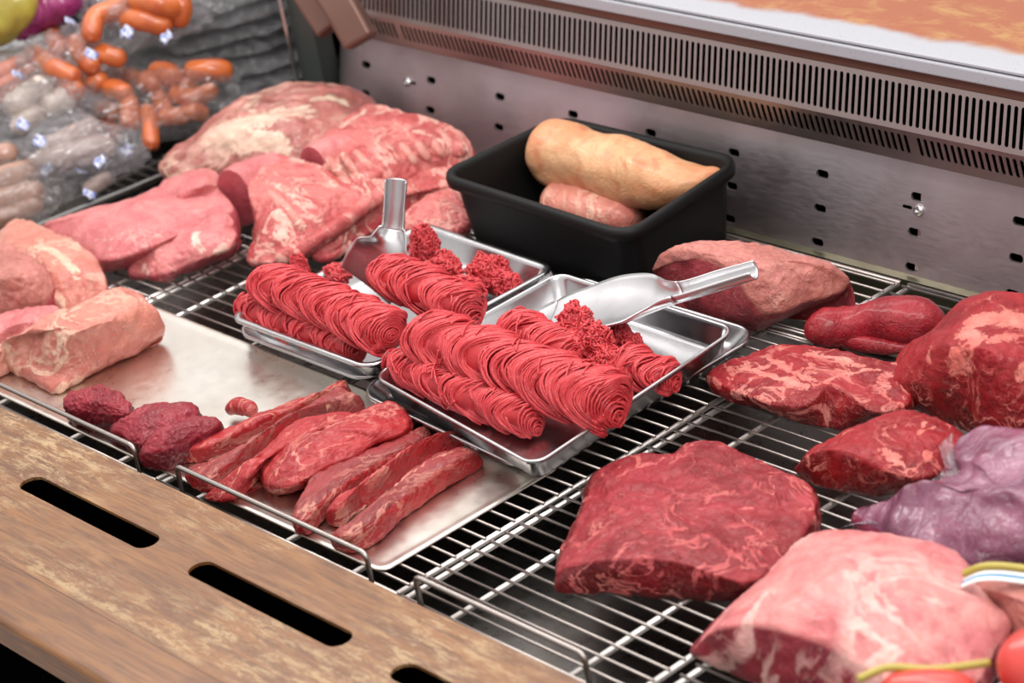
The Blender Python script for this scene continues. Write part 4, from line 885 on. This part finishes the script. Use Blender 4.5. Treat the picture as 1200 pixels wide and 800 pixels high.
slab('pork_joint', M['porkpale'],
     [(-10,290,.04),(2,266,.05),(16,256,.054),(41,262,.058),(74,276,.060),(103,294,.056),(120,318,.046),(126,340,.03),(110,350,.025),(82,362,.022),(55,350,.03),(30,325,.04)],
     None, c=(60,300,.062), amp=.004, sc=22, seed=8.9, inset=.01, label='pink veal piece with a white streak at the left edge behind the netted bundle', cat='pork', marks=[(.007,.06,[(45,290),(70,300),(90,315)])])
nb = slab('netted_roast', M['loin'],
     [(-30,310,.05),(-5,285,.062),(20,292,.066),(42,303,.064),(58,322,.055),(60,338,.045),(52,355,.035),(20,368,.03),(-20,365,.03)], None, c=(10,325,.075), amp=.004, sc=28, fine=.0015, seed=9.9, inset=.008, bulge=.008, label='brownish pink roast in film at the very left edge', cat='pork')
mb = MB()
slab('pork_joint', M['pork'], [(-20,380,.03),(10,366,.036),(40,360,.040),(66,360,.036),(72,376,.026),(50,392,.02),(20,400,.02),(-15,405,.02)], None, c=(20,380,.042), amp=.003, sc=28, seed=10.9, label='pink pork piece squeezed below the film wrapped roast at the left edge', cat='pork')
slab('pork_joint', M['porkpale'], [(-16,405,.03),(0,402,.03),(10,408,.026),(10,420,.018),(-6,428,.018),(-20,425,.02)], None, z0=ZS, c=(-3,414,.034), amp=.002, sc=28, seed=11.9, nA=100, label='small orange pink pork tip poking in at the left edge of the sheet', cat='pork')
# pork shoulder in film far back
ps = empty('packed_pork_shoulder', at(320,170,0)); tag(ps, 'large film wrapped pork shoulder at the back left against the wall', 'pork')
slab('shoulder_meat', M['shoulder'],
     [(187,200,.035),(196,180,.05),(232,150,.07),(267,122,.078),(302,104,.080),(337,97,.082),(383,96,.080),(420,106,.070),(446,124,.05),(440,150,.045),(400,175,.04),(350,190,.04),(300,195,.04),(250,196,.04),(215,206,.03)],
     None, c=(320,140,.088), amp=.007, sc=17, fine=.0014, seed=12.9, inset=.02, bulge=.008, parent=ps,
     marks=[(.022,.085,[(265,150),(310,140),(350,132)]),(.012,.07,[(250,165),(330,165)]),(.01,.08,[(370,120),(400,116)])])
# rib racks
def ridge(V0, a, b, n, amp):
    """raise n rib ridges across the flap between world points a and b"""
    d = b-a; L = np.linalg.norm(d); d = d/L
    def f(V):
        V = V.copy(); t = ((V-a)@d)/L; m = (t > 0) & (t < 1) & (V[:,2] > .012)
        V[:,2] += np.where(m, amp*np.sin(t*n*2*PI), 0); return V
    return f
r1 = slab('pork_rib_rack', M['rib'],
     [(378,186,.060),(374,168,.070),(395,145,.080),(428,121,.084),(447,124,.082),(480,131,.084),(516,140,.074),(542,156,.058),(553,173,.042),(545,188,.032),(510,196,.034),(480,208,.038),(450,222,.040),(420,224,.045),(396,216,.05),(384,208,.052)],
     None, c=(450,165,.078), amp=.004, sc=24, fine=.0016, seed=13.9, bulge=.004, label='upper pork rib rack with short cut ribs leaning on the back wall', cat='pork ribs',
     marks=[(.006,.08,[(395,165),(380,190),(385,205)]),(.007,.08,[(490,150),(510,152)]),(.004,.08,[(395,205),(430,190),(470,170)]),(.004,.08,[(400,150),(430,130)])])
for i in range(9):
    t = i/8; x, y = 398+t*128, 208-t*36
    roundtube('rib', M['bone'], [at(x-14,y-23+3*t,.078-.01*t), at(x+1,y-4,.067-.012*t), at(x+10,y+8,.052-.01*t)], [.005,.007,.0055], parent=r1, nL=16, nC=12, amp=.0012, sc=60)
mbx = roundtube('rib_edge', M['rib'], [at(392,226,.05), at(430,212,.052), at(470,192,.05), at(510,176,.048), at(548,176,.045)], [.009,.010,.011,.012,.010], parent=r1, nL=50, nC=16, amp=.004, sc=45, fine=.002)
e1c = at(367,192,.062); loft('loin_eye', M['pork'], [dict(c=e1c, h=(.021,.004,0), r=.024), dict(c=e1c+[0,.02,0], h=(.024,.004,0), r=.026), dict(c=e1c+[0,.06,0], h=(.024,.004,0), r=.022)], e=.1, nL=24, nC=36, n=2.1, amp=.0006, parent=r1, clampz=False, flat=(1,0))
r2 = slab('pork_rib_rack', M['rib'],
     [(296,240,.055),(290,208,.070),(296,192,.078),(320,182,.078),(355,186,.074),(385,200,.066),(420,212,.056),(452,212,.050),(448,232,.042),(425,250,.038),(400,268,.034),(375,288,.028),(350,300,.022),(318,308,.016),(298,302,.018),(303,280,.03),(302,262,.04)],
     [None,None,None,None,None,None,None,None,(450,240),(428,262),(402,282),(375,298),(350,308),(318,314),(292,310),(297,290),(299,275)],
     c=(345,235,.068), amp=.004, sc=24, fine=.0016, seed=14.9, bulge=.003, label='lower pork rib rack with its round loin end beside the left mince tray', cat='pork ribs',
     marks=[(.006,.06,[(300,215),(330,225),(345,240)]),(.006,.05,[(305,290),(330,270),(350,280)]),(.005,.06,[(320,250),(345,262)])])
for i in range(7):
    t = i/6; x, y = 346+t*78, 262-t*42
    roundtube('rib', M['bone'], [at(x-30,y-36+4*t,.064), at(x-6,y-12,.0600-.004*t), at(x+12,y+10,.044)], [.006,.009,.007], parent=r2, nL=18, nC=12, amp=.0012, sc=60)
roundtube('rib_edge', M['rib'], [at(322,304,.02), at(360,288,.03), at(400,262,.038), at(440,232,.044), at(458,214,.048)], [.008,.009,.010,.010,.008], parent=r2, nL=50, nC=16, amp=.004, sc=45, fine=.002)
e2c = at(276,232,.044); loft('loin_eye', M['pork'], [dict(c=e2c, h=(.030,.006,0), r=.040), dict(c=e2c+[0,.02,0], h=(.033,.006,0), r=.042), dict(c=e2c+[0,.08,0], h=(.034,.006,0), r=.034)], e=.1, nL=30, nC=44, n=2.1, amp=.001, parent=r2, clampz=False, flat=(1,0))
slab('pork_rib_strip', M['rib'],
     [(366,292,.02),(385,272,.026),(415,250,.03),(440,232,.03),(470,215,.034),(505,198,.036),(535,196,.032),(545,215,.024),(520,225,.02),(480,236,.02),(450,250,.018),(415,275,.016),(385,298,.012)],
     None, c=(450,235,.036), amp=.003, sc=35, fine=.0015, seed=15.9, label='thin strip of ribs under the rib racks behind the left scoop', cat='pork ribs')
slab('pork_rib_strip', M['rib'],
     [(470,262,.02),(482,240,.026),(510,226,.03),(534,220,.028),(542,236,.022),(545,262,.018),(525,275,.014),(495,275,.014)],
     None, c=(512,246,.034), amp=.0035, sc=35, fine=.0015, seed=16.9, label='lumpy end of a rib strip between the left tray and the black bin', cat='pork ribs')

# ------------------------------------------------------------------ bagged sausages at the back left
G = 'sausages inside the clear bags'
def saus(mat, pts, r, label, group, name='sausage', cat='sausage', nC=18, e=None, sq=1.0):
    W_ = [at(*p) for p in pts]; a_ = W_[0]-W_[1]; b_ = W_[-1]-W_[-2]; W_[0] = W_[0]+a_/np.linalg.norm(a_)*.009; W_[-1] = W_[-1]+b_/np.linalg.norm(b_)*.009
    return roundtube(name, mat, W_, r*.96, nL=26, nC=nC, amp=.0012, label=label, cat=cat, group=group, squash=sq)
o_up = 'orange sausage in the uppermost bag at the top left'
for pts, r in [([(108,42,.17),(112,22,.185),(135,12,.19),(150,10,.185)],.017),([(146,22,.175),(170,24,.178),(196,30,.165)],.0165),([(160,0,.20),(185,4,.20),(205,10,.185)],.018),([(200,-6,.20),(213,8,.185),(208,24,.165)],.017),([(175,-14,.2),(205,-16,.2),(225,-10,.19)],.018)]:
    saus(M['saus_orange'], pts, r, o_up, 'orange sausages of the uppermost bag')
o_l = 'orange sausage in the bag left of the middle one'
for pts, r in [([(44,66,.14),(66,80,.135),(88,92,.12)],.0165),([(62,38,.15),(66,50,.145),(72,60,.14)],.0165),([(86,50,.15),(98,64,.14),(108,80,.125)],.0175),([(118,60,.14),(130,66,.135),(142,68,.13)],.015),([(70,94,.115),(80,100,.11),(90,108,.105)],.015),([(94,96,.10),(108,98,.10),(120,92,.105)],.017)]:
    saus(M['saus_orange'], pts, r, o_l, 'orange sausages of the left bag')
for pts in ([(-20,92,.13),(14,80,.13),(44,62,.135)],[(-20,110,.12),(16,98,.12),(46,80,.125)],[(-20,122,.10),(0,112,.11),(20,108,.11)]):
    saus(M['saus_pink'], pts, .0155, 'long pinkish orange sausage at the left edge above the white ones', 'long pink sausages at the left edge')
o_d = 'short brownish orange sausage in the lower right bag'
for pts, r in [([(118,128,.06),(126,130,.062),(134,134,.055)],.0165),([(150,118,.075),(152,132,.065),(152,148,.05)],.0155),([(172,130,.06),(176,148,.05),(177,170,.035)],.0135),([(128,104,.09),(140,106,.09),(148,112,.085)],.016),
               ([(166,98,.085),(176,96,.085),(182,102,.08)],.018),([(182,84,.095),(196,86,.095),(205,92,.09)],.018),([(222,84,.09),(245,82,.09),(266,84,.08)],.0175),([(206,110,.07),(226,114,.068),(248,106,.068)],.0145),([(192,138,.05),(210,136,.05),(222,132,.05)],.014),([(222,132,.055),(232,132,.05),(238,134,.045)],.014),([(112,148,.04),(124,152,.04),(138,158,.035)],.014),([(134,84,.085),(146,90,.085),(158,92,.085)],.015),([(206,98,.075),(214,100,.075),(226,98,.07)],.015),([(186,112,.065),(190,122,.06),(194,130,.055)],.014)]:
    saus(M['saus_orange'], pts, r, o_d, 'short orange sausages of the lower right bag')
for pts, r in [([(12,128,.10),(34,112,.11),(54,100,.115)],.021),([(52,128,.09),(70,118,.095),(84,114,.095)],.019),([(-14,130,.09),(2,118,.1),(12,112,.1)],.019),([(20,150,.08),(40,136,.085),(52,128,.085)],.016)]:
    saus(M['saus_white'], pts, r, 'thick creamy white sausage below the pink ones', 'creamy white sausages')
for pts, r in [([(40,196,.045),(80,184,.055),(128,170,.055)],.021),([(52,178,.06),(82,164,.068),(112,150,.07)],.020),([(104,222,.015),(114,216,.02),(124,210,.02)],.012)]:
    saus(M['saus_grey'], pts, r, 'pale grey sausage in the lowest bag by the divider rail', 'pale grey sausages')
for pts, r in [([(-30,222,.05),(10,208,.05),(40,200,.045)],.020),([(-30,244,.03),(10,234,.03),(48,226,.03)],.020),([(-20,262,.018),(20,250,.018),(44,240,.018)],.015),([(-20,190,.07),(0,182,.07),(14,178,.07)],.017)]:
    saus(M['saus_brown'], pts, r, 'beige sausage in the bottom left bag', 'beige sausages at the bottom left')
mg = roundtube('onion_net', M['magenta'], [at(14,40,.16),at(40,20,.18),at(72,4,.195),at(96,-8,.20)], [.018,.024,.024,.02], nL=60, nC=24, amp=.003, sc=60, fine=.003, label='pleated magenta casing at the very top left', cat='packed food')
roundtube('olive_pack', M['olive'], [at(-30,40,.17),at(0,22,.19),at(22,2,.21),at(36,-14,.22)], [.03,.036,.034,.03], nL=40, nC=24, amp=.005, sc=40, label='yellow green pack in the top left corner', cat='packed food')
def bag(name, c, r, label, tilt=0, mat='film', seed=1, nu=56, nv=36, amp=.014, sc=26):
    cc = at(*c); V = []
    for i in range(nv):
        ph = -PI/2+PI*(i+.5)/nv
        for j in range(nu):
            th = 2*PI*j/nu; p = np.array([r[0]*math.cos(ph)*math.cos(th), r[1]*math.cos(ph)*math.sin(th), r[2]*math.sin(ph)])
            ct, st = math.cos(tilt), math.sin(tilt); p = np.array([p[0]*ct-p[1]*st, p[0]*st+p[1]*ct, p[2]])
            k = 1+amp/max(r)*2.2*fbm(p, sc, 4, seed)-abs(fbm(p, sc*1.7, 3, seed+3))*amp/max(r)*1.5
            q = cc+p*k; q[2] = max(q[2], -.001); V.append(q)
    Fc = [(i*nu+j, i*nu+(j+1)%nu, (i+1)*nu+(j+1)%nu, (i+1)*nu+j) for i in range(nv-1) for j in range(nu)]
    o = mesh(name, V, Fc+[tuple(range(nu))[::-1], tuple(range((nv-1)*nu, nv*nu))], M[mat]); tag(o, label, 'bag'); return o
bag('plastic_bag', (170,12,.17), (.10,.075,.05), 'crumpled clear bag of orange sausages, the uppermost of the heap', .4, 'haze', 1)
bag('plastic_bag', (78,72,.125), (.085,.07,.05), 'crumpled clear bag of orange sausages left of the middle of the heap', .5, 'haze', 2)
bag('plastic_bag', (10,95,.115), (.10,.07,.045), 'clear bag around the long pinkish sausages at the left edge', .3, 'film', 3)
bag('plastic_bag', (180,118,.055), (.13,.11,.052), 'clear bag of short sausages at the lower right of the heap by the pork shoulder', .5, 'film', 4)
bag('plastic_bag', (40,125,.09), (.11,.07,.045), 'clear bag around the creamy white sausages', .4, 'haze', 5)
bag('plastic_bag', (85,180,.052), (.11,.075,.045), 'clear bag around the pale grey sausages beside the divider rail', .5, 'haze', 6)
bag('plastic_bag', (8,225,.035), (.10,.075,.035), 'clear bag around the beige sausages at the bottom left', .4, 'film', 7)
# blue clips and printed corners on the bags
rg = np.random.default_rng(5)
for (x, y, z) in [(84,30,.19),(22,92,.15),(108,68,.17),(150,42,.18),(196,48,.17),(48,170,.09),(28,150,.1),(118,194,.06),(56,203,.05),(96,206,.04),(106,232,.02),(150,180,.05)]:
    p = at(x, y, z); mb = MB(); a = rg.uniform(0,PI); n = 7; V = []
    for i in range(n):
        for j in range(5): V.append(p+np.array([math.cos(a)*(i-3)*.003-math.sin(a)*(j-2)*.003, math.sin(a)*(i-3)*.003+math.cos(a)*(j-2)*.003, .004*math.sin(i*1.3+j)+.003*j]))
    mb.add(V, [(i*5+j, (i+1)*5+j, (i+1)*5+j+1, i*5+j+1) for i in range(n-1) for j in range(4)])
    o = mb.build('printed_tab', M['printed'] if 'printed' in M else M['blue']); so = o.modifiers.new('s', 'SOLIDIFY'); so.thickness = .0006
    tag(o, 'small crumpled blue and white printed tab on a sausage bag', 'label tab', 'printed tabs on the sausage bags')
# filling under the heap: packs lying beneath
for i, (x, y, z, r) in enumerate([(62,150,.022,(.12,.10,.02)),(160,90,.022,(.13,.10,.02)),(50,80,.022,(.14,.11,.02)),(10,200,.012,(.09,.07,.012))]):
    bag('vacuum_pack', (x, y, z), r, ['dull grey pack buried under the white sausages','dull grey pack buried under the upper orange sausages','dull grey pack under the magenta casing','dull grey pack buried at the left edge under the beige sausages'][i], .4, 'greypack', 20+i, amp=.01)
# stack of clear packs behind
b0 = at(268,108,.012)
for i in range(7):
    c_ = b0+np.array([rg.uniform(-.02,.02)-.012*i-.02, rg.uniform(-.02,.02)+.01*i, .022*i]); q_ = (c_-CAM)@RM
    sheet = bag('flat_pack', (600+F*q_[0]/-q_[2], 400-F*q_[1]/-q_[2], c_[2]), (.17,.12,.013), 'flat clear pack in the blurred stack behind the sausages', 1.0+rg.uniform(-.15,.15), 'greyfilm', 40+i, 60, 12, amp=.016, sc=20)
    sheet['group'] = 'stacked clear packs'; sheet['category'] = 'pack'
# divider rail, glass post and side panel
a, b = at(48,264,.012), at(186,208,.012)
dv = empty('divider_rail', a); tag(dv, 'thin dark metal divider rail between the sausages and the pork', 'rail')
d = (b-a)/np.linalg.norm(b-a)
mb = MB(); mb.tube([a-d*.25, a, (a+b)/2, b+d*.28], .006, 8); mb.build('rail_bar', M['darksteel'], dv)
mb = MB(); e = a-d*.25; f = b+d*.28; mb.add([e+[0,0,-.010], f+[0,0,-.010], f, e, e+[-.004,0,-.010], f+[-.004,0,-.010], f+[-.004,0,0], e+[-.004,0,0]], [(0,1,2,3),(7,6,5,4),(0,3,7,4),(1,5,6,2)]); mb.build('rail_plate', M['black'], dv, smooth=False)
pb = aty(341,60,.735); po = MB(); po.tube([[pb[0],pb[1],0],[pb[0],pb[1],.15],[pb[0],pb[1],.36]], .0035, 10)
o = po.build('glass_post', M['screw']); tag(o, 'thin bright vertical post behind the sausage bags', 'post')
# side panel and pipes near the far corner
c1 = wp(XL, .0); mb = MB(); mb.box((-1.15,.745,-.07), (XL-.008,.775,.30)); struct(mb.build('wall_left', M['sidewall'], smooth=False))
mb = MB(); mb.box((-2.7,.90,-.08), (-1.12,.92,.34)); struct(mb.build('wall_far', M['dark'], smooth=False))
for i, (pts, w) in enumerate([([(345,-30,.22),(372,12,.165),(388,36,.135)],.017),([(372,-34,.22),(402,10,.16),(424,50,.10)],.021)]):
    P = [at(*p) for p in pts]
    P = [aty(p[0], p[1], .70-.02*i) for p in pts]; w *= 1.5
    mb = MB(); mb.tube(catmull(P, 14, closed=False), w, 4); o = mb.build('corner_bracket', M['brownsteel_shade'], smooth=False); bevel(o, .006, 3)
    tag(o, ['brownish steel bracket in the far corner, the left one','brownish steel bracket in the far corner, overlapping the vent end'][i], 'bracket')
# bottom right corner bits
roundtube('tomato', M['red'], [at(1172,790,.08),at(1200,785,.085),at(1240,790,.08)], [.03,.038,.034], nL=30, nC=24, amp=.001, label='smooth red round item blurred in the bottom right corner', cat='food')
roundtube('tomato', M['red'], [at(1030,815,.07),at(1080,818,.075),at(1150,822,.07)], [.018,.024,.022], nL=30, nC=24, amp=.001, label='smooth red long item cut off by the bottom edge below the pink joint', cat='food')
for P, lb in (([(1005,796,.09),(1040,782,.095),(1095,784,.09),(1160,776,.085)], 'yellow green strip in front of the pink joint at the bottom edge'),([(1130,672,.075),(1150,664,.085),(1175,663,.085),(1215,668,.08)], 'yellow rimmed card edge beside the purple vacuum pack')):
    A_ = [at(*p) for p in P]; mb = MB(); mb.tube(catmull(A_, 24, closed=False), .0035, 8); o = mb.build('card_rim', M['yellow']); tag(o, lb, 'card holder')
    if 'card edge' in lb:
        q = catmull(A_, 16, closed=False); V = []; 
        for p in q: V += [p+[.002,-.003,-.002], p+[.003,-.007,-.003], p+[.004,-.010,-.004], p+[.005,-.013,-.006]]
        for nm, k0, mt in (('card', 0, 'white'), ('printed_stripe', 1, 'blue'), ('card_foot', 2, 'white')):
            mm = MB(); W_ = [v for i in range(16) for v in (V[i*4+k0], V[i*4+k0+1])]; mm.add(W_, [(i*2, i*2+1, i*2+3, i*2+2) for i in range(15)]); oo = mm.build(nm, M[mt], o); s_ = oo.modifiers.new('s','SOLIDIFY'); s_.thickness = .0008
slab('beef_joint', M['loin'], [(1138,690,.05),(1150,676,.056),(1190,672,.06),(1250,690,.06),(1260,740,.05),(1215,760,.04),(1185,735,.04),(1165,710,.045)], None, c=(1205,710,.07), amp=.003, seed=17.9, nA=100, label='brownish meat piece behind the pink joint at the right edge', cat='meat')

# ------------------------------------------------------------------ light
w = bpy.data.worlds.new('world'); SC.world = w; w.use_nodes = True
bg = w.node_tree.nodes['Background']; bg.inputs[1].default_value = 1.0
tcw = w.node_tree.nodes.new('ShaderNodeTexCoord'); sp_ = w.node_tree.nodes.new('ShaderNodeSeparateXYZ'); rp = w.node_tree.nodes.new('ShaderNodeValToRGB')
w.node_tree.links.new(tcw.outputs['Generated'], sp_.inputs[0]); w.node_tree.links.new(sp_.outputs[2], rp.inputs[0]); w.node_tree.links.new(rp.outputs[0], bg.inputs[0])
e_ = rp.color_ramp.elements; e_[0].position = 0.0; e_[0].color = (.50,.48,.48,1); e_[1].position = .75; e_[1].color = (1.42,1.36,1.32,1)
def area(name, loc, target, sx, sy, power, color):
    l = bpy.data.lights.new(name, 'AREA'); l.shape = 'RECTANGLE'; l.size = sx; l.size_y = sy; l.energy = power; l.color = color
    o = bpy.data.objects.new(name, l); COL.objects.link(o); o.location = loc
    o.rotation_euler = (Vector(target)-Vector(loc)).to_track_quat('-Z', 'Y').to_euler(); return o
area('counter_lamp', (-.3,.25,1.15), (-.3,.2,0), 2.6, .25, 15, (1,.95,.92))
area('ceiling_lamp', (-1.0,1.4,2.3), (-.3,.3,0), 2.2, .8, 18, (1,.97,.95))
area('shop_lamp', (1.6,-.4,2.0), (0,.2,0), 1.2, .6, 16, (1,.96,.92))
SC.view_settings.view_transform = 'Standard'; SC.view_settings.look = 'None'; SC.view_settings.exposure = 0.0; SC.view_settings.gamma = 1.0; SC.view_settings.use_curve_mapping = False
SC.cycles.use_denoising = True
SC.cycles.transparent_max_bounces = 24
